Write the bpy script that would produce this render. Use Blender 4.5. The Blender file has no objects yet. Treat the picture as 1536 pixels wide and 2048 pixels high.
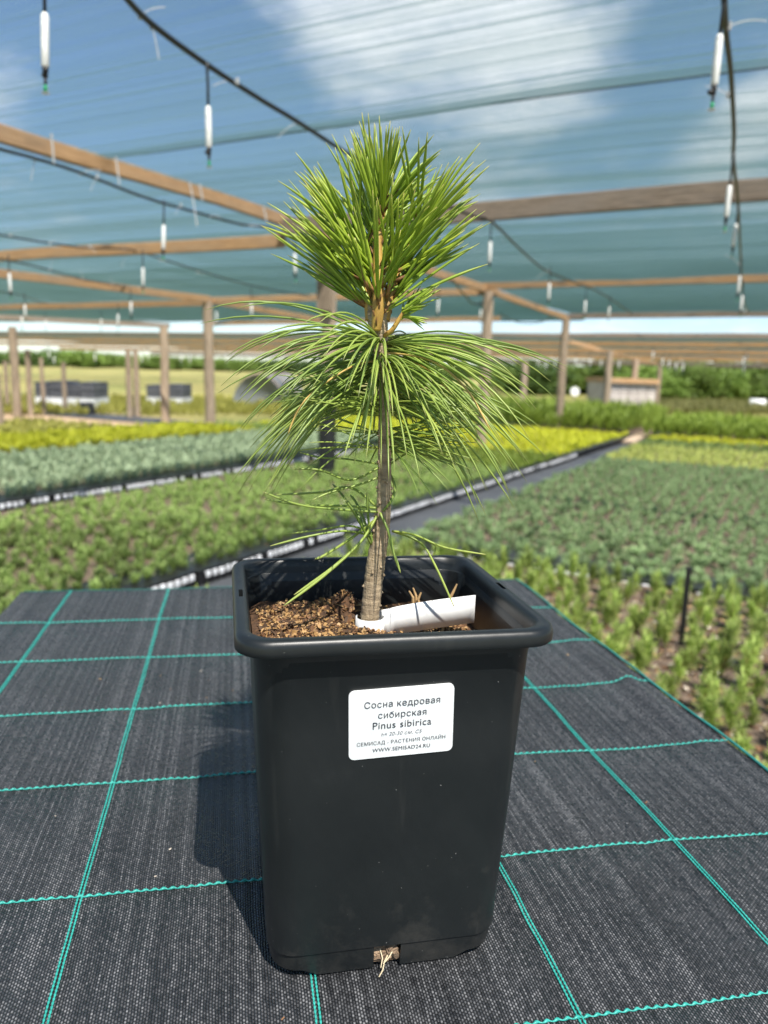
import bpy, bmesh, math, random
import numpy as np
from mathutils import Vector, Matrix, noise as mnoise
random.seed(7); rng = np.random.default_rng(7)
scn = bpy.context.scene
col = scn.collection
# ---------------------------------------------------------------- camera
FPX = 1540.0                      # focal length in pixels of the 1536 x 2048 photograph
PITCH, ROLL, YAW = math.radians(10.57), math.radians(1.742), math.radians(28)
TZ = 0.85                         # table top
EYE = Vector((0, 0, TZ + 0.36472))
def yawed(x, y, z=0.0):
    c, s = math.cos(YAW), math.sin(YAW)
    return Vector((x*c - y*s, x*s + y*c, z))
RT = yawed(1, 0); FW = yawed(0, math.cos(PITCH), -math.sin(PITCH)); UP = yawed(0, math.sin(PITCH), math.cos(PITCH))
IX = RT*math.cos(ROLL) + UP*math.sin(ROLL); IY = UP*math.cos(ROLL) - RT*math.sin(ROLL)
cam = bpy.data.cameras.new('camera'); camo = bpy.data.objects.new('camera', cam); col.objects.link(camo)
camo.matrix_world = Matrix(((IX.x, IY.x, -FW.x, EYE.x), (IX.y, IY.y, -FW.y, EYE.y), (IX.z, IY.z, -FW.z, EYE.z), (0, 0, 0, 1)))
cam.sensor_fit = 'VERTICAL'; cam.sensor_height = 36; cam.lens = FPX/2048*36
cam.clip_start = 0.02; cam.clip_end = 3000
cam.dof.use_dof = True; cam.dof.focus_distance = 0.465; cam.dof.aperture_fstop = cam.lens/3.4
scn.camera = camo
# ---------------------------------------------------------------- world, sun, exposure
SUN_EL, SUN_AZ = math.radians(57), math.radians(128)     # azimuth clockwise from +Y
world = bpy.data.worlds.new('World'); scn.world = world; world.use_nodes = True
def ray(px, py):
    return IX*((px-768)/FPX) - IY*((py-1024)/FPX) + FW
def build_world():
    nt = world.node_tree; N = nt.nodes; L = nt.links; N.clear()
    out = N.new('ShaderNodeOutputWorld'); bg = N.new('ShaderNodeBackground'); bg.inputs[1].default_value = 0.088
    sky = N.new('ShaderNodeTexSky'); sky.sky_type = 'NISHITA'; sky.sun_disc = False
    sky.sun_elevation = SUN_EL; sky.sun_rotation = SUN_AZ; sky.air_density = 0.75; sky.dust_density = 0.3; sky.ozone_density = 1.6
    tc = N.new('ShaderNodeTexCoord')
    sx = N.new('ShaderNodeSeparateXYZ'); L.new(tc.outputs['Generated'], sx.inputs[0])
    def M(op, a, b=None):
        n = N.new('ShaderNodeMath'); n.operation = op
        for i, v in enumerate((a, b)):
            if v is None: continue
            if isinstance(v, (int, float)): n.inputs[i].default_value = v
            else: L.new(v, n.inputs[i])
        return n.outputs[0]
    zc = M('ADD', M('MAXIMUM', sx.outputs[2], 0.0), 0.16)
    cx = N.new('ShaderNodeCombineXYZ')
    L.new(M('DIVIDE', sx.outputs[0], zc), cx.inputs[0]); L.new(M('DIVIDE', sx.outputs[1], zc), cx.inputs[1])
    def noise(scale, det, off):
        mp = N.new('ShaderNodeMapping'); mp.inputs['Location'].default_value = off; L.new(cx.outputs[0], mp.inputs[0])
        n = N.new('ShaderNodeTexNoise'); n.inputs['Scale'].default_value = scale; n.inputs['Detail'].default_value = det
        n.inputs['Roughness'].default_value = 0.62; L.new(mp.outputs[0], n.inputs[0]); return n.outputs[0]
    n1 = noise(1.5, 9, (3.1, 1.7, 0))
    total = M('ADD', M('MULTIPLY', M('SUBTRACT', n1, 0.5), 2.6), M('MULTIPLY', M('SUBTRACT', noise(7, 6, (0.4, 2.2, 1)), 0.5), 0.9))
    # the clouds that stand in this sky
    for px, py, rad, amp in ((960, 40, .40, .62), (760, 150, .16, .28), (1060, 150, .15, .36), (1490, 320, .13, 1.1), (-40, 210, .12, .4), (1340, 150, .13, -.75),
                             (330, 120, .22, -.55), (420, 330, .25, -.4), (1100, 320, .13, -.3), (1000, 480, .15, .15), (1250, 660, .10, .12), (300, 665, .2, .12), (760, 660, .2, .1)):
        d = ray(px, py).normalized()
        vm = N.new('ShaderNodeVectorMath'); vm.operation = 'DISTANCE'; L.new(tc.outputs['Generated'], vm.inputs[0]); vm.inputs[1].default_value = d
        mr = N.new('ShaderNodeMapRange'); mr.interpolation_type = 'SMOOTHSTEP'
        mr.inputs[1].default_value = 0; mr.inputs[2].default_value = rad; mr.inputs[3].default_value = amp; mr.inputs[4].default_value = 0
        L.new(vm.outputs['Value'], mr.inputs[0]); total = M('ADD', total, mr.outputs[0])
    rp = N.new('ShaderNodeMapRange'); rp.interpolation_type = 'SMOOTHSTEP'; L.new(total, rp.inputs[0])
    rp.inputs[1].default_value = -0.05; rp.inputs[2].default_value = 1.15
    mix = N.new('ShaderNodeMix'); mix.data_type = 'RGBA'; L.new(rp.outputs[0], mix.inputs[0])
    hs = N.new('ShaderNodeHueSaturation'); hs.inputs['Saturation'].default_value = 1.08; hs.inputs['Value'].default_value = 0.95; L.new(sky.outputs[0], hs.inputs['Color'])
    L.new(hs.outputs[0], mix.inputs[6]); mix.inputs[7].default_value = (7.0, 7.2, 7.5, 1)
    L.new(mix.outputs[2], bg.inputs[0]); L.new(bg.outputs[0], out.inputs[0])
build_world()
sl = bpy.data.lights.new('sun', 'SUN'); sl.energy = 4.7; sl.angle = math.radians(0.5); sl.color = (1.0, 0.95, 0.87)
so = bpy.data.objects.new('sun', sl); col.objects.link(so)
SUND = Vector((math.sin(SUN_AZ)*math.cos(SUN_EL), math.cos(SUN_AZ)*math.cos(SUN_EL), math.sin(SUN_EL)))
so.rotation_euler = (-SUND).to_track_quat('-Z', 'Y').to_euler(); so.location = SUND*30
vs = scn.view_settings; vs.view_transform = 'Standard'; vs.look = 'None'; vs.gamma = 1; vs.exposure = 1.08; vs.use_curve_mapping = False
scn.cycles.transparent_max_bounces = 16
# ---------------------------------------------------------------- helpers
def at(px, py, z):                # where the line of sight through a pixel of the photograph meets a level
    d = ray(px, py); return EYE + d*((z-EYE.z)/d.z)
def atd(px, py, depth):           # ... or a distance
    d = ray(px, py); return EYE + d*depth
def tag(o, label=None, cat=None, group=None, kind=None):
    if label: o['label'] = label
    if cat: o['category'] = cat
    if group: o['group'] = group
    if kind: o['kind'] = kind
    return o
def link(name, me, parent=None, loc=None, mw=None):
    o = bpy.data.objects.new(name, me); col.objects.link(o)
    if parent: o.parent = parent
    if loc is not None: o.location = loc
    if mw is not None: o.matrix_world = mw
    return o
def empty(name, loc=(0, 0, 0), rz=0.0):
    o = bpy.data.objects.new(name, None); col.objects.link(o); o.location = loc; o.rotation_euler = (0, 0, rz); o.empty_display_size = .05
    return o
def mesh(name, verts, faces, mats, smooth=False, mi=None):
    me = bpy.data.meshes.new(name)
    me.from_pydata([tuple(v) for v in verts], [], [tuple(f) for f in faces])
    for m in (mats if isinstance(mats, (list, tuple)) else [mats]): me.materials.append(m)
    if smooth: me.polygons.foreach_set('use_smooth', [True]*len(me.polygons))
    if mi is not None: me.polygons.foreach_set('material_index', mi)
    me.update(); return me
def copy_tree(o, parent=None):
    c = o.copy(); col.objects.link(c); c.parent = parent
    for ch in list(o.children): copy_tree(ch, c)
    return c
class MB:                          # collects shapes into one mesh
    def __init__(s): s.v = []; s.f = []; s.m = []; s.t = []
    def add(s, v, f, mi=0, t=None):
        o = len(s.v); s.v += [tuple(x) for x in v]; s.f += [tuple(i+o for i in q) for q in f]; s.m += [mi]*len(f)
        s.t += list(t) if t is not None else [0.0]*len(v)
    def box(s, c, d, mi=0, rot=None):
        v = [Vector((x*d[0]/2, y*d[1]/2, z*d[2]/2)) for x in (-1, 1) for y in (-1, 1) for z in (-1, 1)]
        if rot is not None: v = [rot @ p for p in v]
        s.add([p+Vector(c) for p in v], [(0, 1, 3, 2), (4, 6, 7, 5), (0, 4, 5, 1), (2, 3, 7, 6), (0, 2, 6, 4), (1, 5, 7, 3)], mi)
    def tube(s, pts, rad, n=6, mi=0, cap=True, jit=0.0):
        pts = [Vector(p) for p in pts]; rad = rad if isinstance(rad, (list, tuple)) else [rad]*len(pts)
        v = []; tt = []; u = None
        for i, p in enumerate(pts):
            d = (pts[min(i+1, len(pts)-1)] - pts[max(i-1, 0)]).normalized()
            if u is None: u = d.orthogonal().normalized()
            u = (u - d*u.dot(d)).normalized(); w = d.cross(u)
            for k in range(n):
                a = 2*math.pi*k/n; r = rad[i]*(1+random.uniform(-jit, jit))
                v.append(p + (u*math.cos(a)+w*math.sin(a))*r); tt.append(i/(len(pts)-1))
        f = [(i*n+k, i*n+(k+1) % n, (i+1)*n+(k+1) % n, (i+1)*n+k) for i in range(len(pts)-1) for k in range(n)]
        if cap: f += [tuple(range(n))[::-1], tuple((len(pts)-1)*n+k for k in range(n))]
        s.add(v, f, mi, tt)
    def build(s, name, mats, smooth=False, attr=False):
        me = mesh(name, s.v, s.f, mats, smooth, s.m)
        if attr:
            a = me.attributes.new('along', 'FLOAT', 'POINT'); a.data.foreach_set('value', s.t)
        return me
# ---------------------------------------------------------------- materials
def newmat(name):
    m = bpy.data.materials.new(name); m.use_nodes = True; nt = m.node_tree
    return m, nt, nt.nodes, nt.links, nt.nodes['Principled BSDF']
def ramp(N, L, fac, stops):
    r = N.new('ShaderNodeValToRGB'); L.new(fac, r.inputs[0]); e = r.color_ramp.elements
    while len(e) < len(stops): e.new(0.5)
    for x, (p, c) in zip(e, stops): x.position = p; x.color = (*c, 1)
    return r.outputs[0]
def tex_noise(N, L, vec, scale, det=4, rough=.55, stretch=None):
    if stretch:
        mp = N.new('ShaderNodeMapping'); mp.inputs['Scale'].default_value = stretch; L.new(vec, mp.inputs[0]); vec = mp.outputs[0]
    n = N.new('ShaderNodeTexNoise'); n.inputs['Scale'].default_value = scale; n.inputs['Detail'].default_value = det; n.inputs['Roughness'].default_value = rough
    L.new(vec, n.inputs[0]); return n.outputs[0]
def bump(N, L, h, b, strength, dist):
    bp = N.new('ShaderNodeBump'); bp.inputs['Strength'].default_value = strength; bp.inputs['Distance'].default_value = dist
    L.new(h, bp.inputs['Height']); L.new(bp.outputs[0], b.inputs['Normal'])
def noisy(name, c1, c2, scale, rough=.7, det=5, stretch=None, bs=0.0, bd=.002, lo=.3, hi=.7, spec=.5, trans=0.0, coord='Object', rnd=0.0):
    m, nt, N, L, b = newmat(name)
    tc = N.new('ShaderNodeTexCoord'); fac = tex_noise(N, L, tc.outputs[coord], scale, det, .6, stretch)
    c = ramp(N, L, fac, [(lo, c1), (hi, c2)])
    if rnd:
        oi = N.new('ShaderNodeObjectInfo'); mr = N.new('ShaderNodeMapRange'); L.new(oi.outputs['Random'], mr.inputs[0]); mr.inputs[3].default_value = 1-rnd; mr.inputs[4].default_value = 1+rnd
        hs = N.new('ShaderNodeHueSaturation'); L.new(mr.outputs[0], hs.inputs['Value']); L.new(c, hs.inputs['Color']); c = hs.outputs[0]
    L.new(c, b.inputs['Base Color']); b.inputs['Roughness'].default_value = rough; b.inputs['Specular IOR Level'].default_value = spec
    if bs: bump(N, L, fac, b, bs, bd)
    if trans:
        t = N.new('ShaderNodeBsdfTranslucent'); L.new(c, t.inputs[0]); mx = N.new('ShaderNodeMixShader'); mx.inputs[0].default_value = trans
        L.new(b.outputs[0], mx.inputs[1]); L.new(t.outputs[0], mx.inputs[2]); L.new(mx.outputs[0], N['Material Output'].inputs[0])
    return m
def plain(name, c, rough=.5, spec=.5): 
    return noisy(name, tuple(x*.9 for x in c), tuple(min(1, x*1.1) for x in c), 6, rough, spec=spec)
def wood(name, dark, light, grey, rnd=.12):
    m, nt, N, L, b = newmat(name); tc = N.new('ShaderNodeTexCoord')
    oi = N.new('ShaderNodeObjectInfo'); va = N.new('ShaderNodeVectorMath'); va.operation = 'ADD'; L.new(tc.outputs['Object'], va.inputs[0])
    cb = N.new('ShaderNodeCombineXYZ'); ml = N.new('ShaderNodeMath'); ml.operation = 'MULTIPLY'; ml.inputs[1].default_value = 40; L.new(oi.outputs['Random'], ml.inputs[0]); L.new(ml.outputs[0], cb.inputs[0]); L.new(cb.outputs[0], va.inputs[1]); v = va.outputs[0]
    kn = N.new('ShaderNodeTexVoronoi'); mp = N.new('ShaderNodeMapping'); mp.inputs['Scale'].default_value = (1.6, 6, 6); L.new(v, mp.inputs[0]); L.new(mp.outputs[0], kn.inputs[0]); kn.inputs['Scale'].default_value = 1.0
    kd = N.new('ShaderNodeMapRange'); L.new(kn.outputs['Distance'], kd.inputs[0]); kd.inputs[1].default_value = .05; kd.inputs[2].default_value = .22; kd.inputs[3].default_value = 1; kd.inputs[4].default_value = 0
    gr = tex_noise(N, L, v, 7, 7, .65, (.9, 16, 16)); wd = tex_noise(N, L, v, 1.3, 5, .6, (1, 3, 3))
    c = ramp(N, L, gr, [(.3, dark), (.68, light)])
    m1 = N.new('ShaderNodeMix'); m1.data_type = 'RGBA'; L.new(kd.outputs[0], m1.inputs[0]); L.new(c, m1.inputs[6]); m1.inputs[7].default_value = (*[x*.4 for x in dark], 1)
    wm = N.new('ShaderNodeMapRange'); L.new(wd, wm.inputs[0]); wm.inputs[1].default_value = .45; wm.inputs[2].default_value = .75; wm.inputs[4].default_value = .7
    m2 = N.new('ShaderNodeMix'); m2.data_type = 'RGBA'; L.new(wm.outputs[0], m2.inputs[0]); L.new(m1.outputs[2], m2.inputs[6]); m2.inputs[7].default_value = (*grey, 1)
    mr = N.new('ShaderNodeMapRange'); L.new(oi.outputs['Random'], mr.inputs[0]); mr.inputs[3].default_value = 1-rnd; mr.inputs[4].default_value = 1+rnd
    hs = N.new('ShaderNodeHueSaturation'); L.new(m2.outputs[2], hs.inputs['Color']); L.new(mr.outputs[0], hs.inputs['Value']); L.new(hs.outputs[0], b.inputs['Base Color']); b.inputs['Roughness'].default_value = .8
    bump(N, L, gr, b, .7, .006); return m
M_wood = wood('sawn_wood', (.26, .145, .065), (.50, .31, .155), (.27, .215, .16))
M_grey_wood = wood('weathered_wood', (.13, .10, .075), (.31, .245, .185), (.21, .19, .17))
M_post = noisy('post_wood', (.18, .135, .095), (.42, .325, .235), 6, .85, 7, (8, 8, .8), .8, .006, rnd=.15)
M_hose = plain('black_hose', (.015, .016, .017), .4)
M_white = plain('white_plastic', (.78, .79, .77), .35)
M_black = plain('black_plastic', (.014, .014, .015), .35)
M_greenp = plain('green_plastic', (.02, .32, .12), .35)
M_clear = noisy('clear_tie', (.55, .57, .58), (.7, .72, .73), 30, .2, trans=.5)
def net_material():
    m, nt, N, L, b = newmat('shade_net')
    tc = N.new('ShaderNodeTexCoord')
    fac = tex_noise(N, L, tc.outputs['Object'], 3, 5, .6, (.12, 9, 1))
    c = ramp(N, L, fac, [(.3, (.225, .365, .38)), (.7, (.29, .44, .45))])
    d = N.new('ShaderNodeBsdfDiffuse'); t = N.new('ShaderNodeBsdfTranslucent'); mx = N.new('ShaderNodeMixShader'); mx.inputs[0].default_value = .45
    L.new(c, d.inputs[0]); L.new(c, t.inputs[0]); L.new(d.outputs[0], mx.inputs[1]); L.new(t.outputs[0], mx.inputs[2]); L.new(mx.outputs[0], N['Material Output'].inputs[0])
    N.remove(b); return m
M_net = net_material()
def plastic_pot():
    m, nt, N, L, b = newmat('pot_plastic')
    tc = N.new('ShaderNodeTexCoord')
    n1 = tex_noise(N, L, tc.outputs['Object'], 14, 6, .65)
    c = ramp(N, L, n1, [(.35, (.0072, .0092, .0100)), (.62, (.0098, .0120, .0128)), (.8, (.018, .020, .021))])
    sp = tex_noise(N, L, tc.outputs['Object'], 420, 2, .5)        # dust specks
    spm = N.new('ShaderNodeMapRange'); L.new(sp, spm.inputs[0]); spm.inputs[1].default_value = .765; spm.inputs[2].default_value = .80
    sc = tex_noise(N, L, tc.outputs['Object'], 60, 3, .7, (1, 1, .12))   # drip streaks
    scm = N.new('ShaderNodeMapRange'); L.new(sc, scm.inputs[0]); scm.inputs[1].default_value = .6; scm.inputs[2].default_value = .85; scm.inputs[4].default_value = .14
    mx = N.new('ShaderNodeMix'); mx.data_type = 'RGBA'; L.new(spm.outputs[0], mx.inputs[0]); L.new(c, mx.inputs[6]); mx.inputs[7].default_value = (.22, .22, .21, 1)
    m2 = N.new('ShaderNodeMix'); m2.data_type = 'RGBA'; L.new(scm.outputs[0], m2.inputs[0]); L.new(mx.outputs[2], m2.inputs[6]); m2.inputs[7].default_value = (.12, .115, .105, 1)
    # dried splashes round the foot and rubbed scuffs
    sz = N.new('ShaderNodeSeparateXYZ'); L.new(tc.outputs['Object'], sz.inputs[0])
    fo = N.new('ShaderNodeMapRange'); L.new(sz.outputs[2], fo.inputs[0]); fo.inputs[1].default_value = .0; fo.inputs[2].default_value = .085; fo.inputs[3].default_value = .16; fo.inputs[4].default_value = -.06
    spn = N.new('ShaderNodeMath'); spn.operation = 'ADD'; L.new(tex_noise(N, L, tc.outputs['Object'], 38, 8, .75), spn.inputs[0]); L.new(fo.outputs[0], spn.inputs[1])
    spr = N.new('ShaderNodeMapRange'); L.new(spn.outputs[0], spr.inputs[0]); spr.inputs[1].default_value = .58; spr.inputs[2].default_value = .85; spr.inputs[4].default_value = .30
    m3 = N.new('ShaderNodeMix'); m3.data_type = 'RGBA'; L.new(spr.outputs[0], m3.inputs[0]); L.new(m2.outputs[2], m3.inputs[6]); m3.inputs[7].default_value = (.085, .078, .068, 1)
    scr = tex_noise(N, L, tc.outputs['Object'], 90, 4, .8, (1, 1, .06)); scm2 = N.new('ShaderNodeMapRange'); L.new(scr, scm2.inputs[0]); scm2.inputs[1].default_value = .70; scm2.inputs[2].default_value = .80; scm2.inputs[4].default_value = .35
    m4 = N.new('ShaderNodeMix'); m4.data_type = 'RGBA'; L.new(scm2.outputs[0], m4.inputs[0]); L.new(m3.outputs[2], m4.inputs[6]); m4.inputs[7].default_value = (.06, .06, .058, 1)
    L.new(m4.outputs[2], b.inputs['Base Color'])
    rr = N.new('ShaderNodeMapRange'); L.new(n1, rr.inputs[0]); rr.inputs[3].default_value = .33; rr.inputs[4].default_value = .48; L.new(rr.outputs[0], b.inputs['Roughness'])
    b.inputs['Specular IOR Level'].default_value = .5
    bump(N, L, tex_noise(N, L, tc.outputs['Object'], 300, 3, .6), b, .08, .0006)
    return m
M_pot = plastic_pot()
def fabric():
    m, nt, N, L, b = newmat('woven_ground_cover')
    tc = N.new('ShaderNodeTexCoord'); sx = N.new('ShaderNodeSeparateXYZ'); L.new(tc.outputs['Object'], sx.inputs[0])
    def M(op, a, b2=None, c2=None):
        n = N.new('ShaderNodeMath'); n.operation = op
        for i, v in enumerate((a, b2, c2)):
            if v is None: continue
            if isinstance(v, (int, float)): n.inputs[i].default_value = v
            else: L.new(v, n.inputs[i])
        return n.outputs[0]
    pu, pv = .0017, .0026
    # warp the threads a little so the weave is not ruler straight
    wob = M('MULTIPLY', M('SUBTRACT', tex_noise(N, L, tc.outputs['Object'], 25, 2), .5), .0022)
    u = M('DIVIDE', M('ADD', sx.outputs[0], wob), pu); fu = M('FLOOR', u)
    v = M('ADD', M('DIVIDE', M('ADD', sx.outputs[1], wob), pv), M('MULTIPLY', fu, .5))
    hu = M('ABSOLUTE', M('SINE', M('MULTIPLY', u, math.pi))); hv = M('ABSOLUTE', M('SINE', M('MULTIPLY', v, math.pi)))
    h = M('MULTIPLY', M('POWER', hu, .6), M('ADD', M('MULTIPLY', hv, .7), .3))
    tile = N.new('ShaderNodeTexWhiteNoise'); tile.noise_dimensions = '2D'
    cb = N.new('ShaderNodeCombineXYZ'); L.new(fu, cb.inputs[0]); L.new(M('FLOOR', v), cb.inputs[1]); L.new(cb.outputs[0], tile.inputs[0])
    rowr = N.new('ShaderNodeTexWhiteNoise'); rowr.noise_dimensions = '1D'; L.new(fu, rowr.inputs['W'])
    k = M('ADD', M('MULTIPLY', tile.outputs[0], .5), M('MULTIPLY', rowr.outputs[0], .5))
    c = ramp(N, L, M('MULTIPLY', h, M('ADD', M('MULTIPLY', k, .9), .35)), [(.05, (.006, .0064, .0072)), (.42, (.027, .0282, .031)), (.75, (.068, .070, .075)), (1.0, (.19, .193, .20))])
    big = tex_noise(N, L, tc.outputs['Object'], 7, 5, .6)
    bm = N.new('ShaderNodeMapRange'); L.new(big, bm.inputs[0]); bm.inputs[1].default_value = .3; bm.inputs[2].default_value = .75; bm.inputs[3].default_value = .82; bm.inputs[4].default_value = 1.25
    hs = N.new('ShaderNodeHueSaturation'); L.new(c, hs.inputs['Color']); L.new(bm.outputs[0], hs.inputs['Value'])
    L.new(hs.outputs[0], b.inputs['Base Color'])
    rr = N.new('ShaderNodeMapRange'); L.new(tile.outputs[0], rr.inputs[0]); rr.inputs[3].default_value = .2; rr.inputs[4].default_value = .6; L.new(rr.outputs[0], b.inputs['Roughness'])
    b.inputs['Specular IOR Level'].default_value = .45
    bump(N, L, h, b, .9, .0007)
    return m
M_fab = fabric()
M_thread = noisy('teal_thread', (.02, .25, .21), (.045, .40, .34), 300, .45, bs=.2, bd=.0005)
M_thread2 = noisy('teal_selvage', (.015, .15, .13), (.03, .23, .20), 200, .5)
# ---------------------------------------------------------------- ground, path, fields
def sheet(name, x0, x1, y0, y1, z, mat, nx=1, ny=1, amp=0.0, fr=1.0):
    v = []; f = []
    for j in range(ny+1):
        for i in range(nx+1):
            x = x0+(x1-x0)*i/nx; y = y0+(y1-y0)*j/ny
            v.append((x, y, z + (amp*mnoise.noise(Vector((x*fr, y*fr, z))) if amp else 0)))
    for j in range(ny):
        for i in range(nx):
            a = j*(nx+1)+i; f.append((a, a+1, a+nx+2, a+nx+1))
    return link(name, mesh(name, v, f, mat, smooth=bool(amp)))
M_ground = noisy('meadow', (.15, .17, .035), (.36, .30, .10), .22, .95, 8, lo=.35, hi=.65)
tag(sheet('ground', -1200, 1200, -600, 1800, 0, M_ground), kind='structure')
M_path = noisy('path_fabric', (.045, .05, .056), (.085, .09, .098), 2.2, .6, 7, bs=.3, bd=.01)
tag(sheet('path', -9.2, 7.5, -4, 22, .004, M_path, 60, 90, .006, 2.0), kind='structure')
M_sand = noisy('sand', (.40, .27, .16), (.56, .40, .25), 3, .95, 6)
tag(sheet('sand_strip', -24, -9.3, 9.6, 12.6, .004, M_sand, 4, 2), kind='structure')
M_soil = noisy('bed_soil', (.05, .034, .025), (.25, .175, .125), 55, .9, 6, bs=.6, bd=.02, lo=.35, hi=.68)
def bed_soil(x0, x1, y0, y1, z=.085):
    bm = MB(); bm.box(((x0+x1)/2, (y0+y1)/2, z/2+.006), (x1-x0, y1-y0, z-.006))
    return tag(link('bed_soil', bm.build('bed_soil', M_soil)), kind='structure')
# ---------------------------------------------------------------- timber frame
def beam(name, p0, p1, w, h, mat, label, group, ext=0.0):
    p0, p1 = Vector(p0), Vector(p1); d = (p1-p0); ln = d.length; d.normalize()
    p0 = p0 - d*ext; ln += 2*ext
    s = Vector((0, 0, 1)).cross(d).normalized(); u = d.cross(s)
    n = max(2, int(ln/.35)); v = []; f = []
    sd = random.random()*50
    for i in range(n+1):
        x = ln*i/n; oy = .02*mnoise.noise(Vector((x*.45, sd, 0))); oz = .018*mnoise.noise(Vector((x*.5, sd, 9)))
        k = 1+.05*mnoise.noise(Vector((x*1.2, sd, 3)))
        c = .12*min(w, h)
        for (a, b) in ((-w/2+c, -h/2), (w/2-c, -h/2), (w/2, -h/2+c), (w/2, h/2-c), (w/2-c, h/2), (-w/2+c, h/2), (-w/2, h/2-c), (-w/2, -h/2+c)):
            v.append((x, a*k+oy, b*k+oz))
    for i in range(n):
        for q in range(8): f.append((i*8+q, i*8+(q+1) % 8, (i+1)*8+(q+1) % 8, (i+1)*8+q))
    f += [tuple(range(8))[::-1], tuple(n*8+q for q in range(8))]
    o = link(name, mesh(name, v, f, mat))
    o.matrix_world = Matrix(((d.x, s.x, u.x, p0.x), (d.y, s.y, u.y, p0.y), (d.z, s.z, u.z, p0.z), (0, 0, 0, 1)))
    return tag(o, label, 'beam', group)
def post(x, y, ztop, r, label, group, lean=(0, 0), mat=None):
    m = MB(); n = 9; sd = random.random()*40
    pts = []; rad = []
    for i in range(n+1):
        t = i/n; pts.append((lean[0]*t+.012*mnoise.noise(Vector((t*3, sd, 0))), lean[1]*t, ztop*t)); rad.append(r*(1.06-.10*t)*(1+.05*mnoise.noise(Vector((t*6, sd, 5)))))
    m.tube(pts, rad, 10, jit=.07)
    o = link('roof_post', m.build('roof_post', mat or M_post), loc=(x, y, 0)); 
    return tag(o, label, 'post', group)
GP = 'posts of the shade house'; GB = 'roof beams of the shade house'
RZ = 2.40
# near house
b65 = at(652, 963, 0); p650 = post(b65.x, b65.y, 2.42, .08, 'stout wooden roof post right behind the potted pine', GP)
m = MB(); m.box((0, 0, 0), (.17, .06, .5)); m.box((0, .02, .2), (.24, .03, .05))
link('bracket', m.build('bracket', M_post), p650, loc=(.03, -.115, 2.02))
m = MB(); m.tube([(0, 0, .09), (.004, 0, .1), (.006, 0, .45), (0, .004, .80), (0, 0, .82)], [.088, .096, .094, .095, .088], 14, jit=.03); link('post_shade', m.build('post_shade', M_black), p650)  # added black sleeve: shade on the lower post, put in as colour
post(-4.2, 10.95, 2.36, .078, 'wooden roof post standing in the yellow bed beside the path', GP)
post(-4.35, 15.7, 2.30, .08, 'wooden roof post at the end of the long beam, in tall green plants', GP)
pl = at(421, 870, 0); post(pl.x, pl.y, 2.23, .085, 'pale weathered roof post at the corner of the bright yellow bed', GP, (-.03, 0))
L1 = [(-4.2, -2.5, 2.505), (-4.2, 2.0, 2.485), (-4.2, 6.2, 2.46), (-4.25, 11.0, 2.39), (-4.42, 16.0, 2.335)]
lab = ['long pale roof beam high above the potted pine', 'pale roof beam with clear ties hanging from it', 'pale roof beam running from the stout post to the next post', 'last pale roof beam leading to the end post']
LB = [beam('roof_beam', L1[i], L1[i+1], .05, .10, M_wood, lab[i], GB) for i in range(4)]
beam('cross_beam', (-4.27, 5.95, RZ-.08), (-10.4, 5.95, RZ-.06), .05, .11, M_wood, 'brown cross beam meeting the long beam above the pale bed', GB)
beam('cross_beam', (-4.15, 5.78, RZ-.01), (6.5, 5.55, RZ+.02), .05, .14, M_grey_wood, 'grey weathered cross beam with dark knots under the net', GB)
beam('cross_beam', (-4.3, 10.95, RZ+.05), (6.5, 10.55, RZ+.03), .05, .11, M_wood, 'pale cross beam resting on the post in the yellow bed', GB)
beam('cross_beam', (-4.3, 11.05, RZ-.03), (pl.x-.1, pl.y+.1, 2.24), .05, .1, M_wood, 'pale cross beam between the yellow-bed post and the weathered corner post', GB)
beam('cross_beam', (pl.x-.1, pl.y+.05, 2.2), at(-60, 616, 2.2), .05, .1, M_wood, 'pale cross beam going off beyond the weathered corner post', GB)
l2a = at(-40, 541, 2.26); l2b = at(640, 640, 2.26)
beam('roof_beam', l2a, (pl.x, pl.y, 2.25), .05, .11, M_wood, 'long pale roof beam ending on the weathered corner post', GB)
beam('roof_beam', (pl.x, pl.y, 2.24), l2b, .05, .11, M_wood, 'thin pale roof beam continuing behind the weathered corner post', GB)
beam('cross_beam', at(-60, 632, 2.24), at(340, 652, 2.24), .06, .13, M_grey_wood, 'grey beam along the far net hem behind the corner post', GB)
beam('cross_beam', at(410, 648, 2.3), at(1000, 637, 2.36), .05, .1, M_wood, 'dim beam along the far edge of the net behind the pine', GB)
beam('cross_beam', (-4.4, 16.05, RZ-.03), (6.5, 15.3, RZ+.0), .05, .1, M_grey_wood, 'dark grey beam carrying the far net hem over the yellow strip', GB)
# posts further left
for px, py, tp, r, lb in ((332, 852, 655, .075, 'grey roof post in front of the pallets of grey crates'), (35, 838, 655, .075, 'brown roof post rising from the olive bed'), (2, 862, 745, .06, 'short roof post at the edge of the olive bed'),
                          (62, 832, 700, .05, 'slim roof post before the long stack of grey crates'), (88, 830, 716, .035, 'thin dark roof post against the grey crates'), (131, 826, 725, .04, 'thin pale roof post next to the black tub'),
                          (260, 836, 700, .05, 'one of two slim twin roof posts standing close together'), (275, 834, 698, .05, 'one of two slim twin roof posts standing close together'), (16, 822, 722, .04, 'thin roof post before the dry meadow')):
    b = at(px, py, 0); dep = (b-EYE).dot(FW); tz = atd(px, tp, dep).z
    post(b.x, b.y, tz, r*dep/14, lb, GP)
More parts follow.
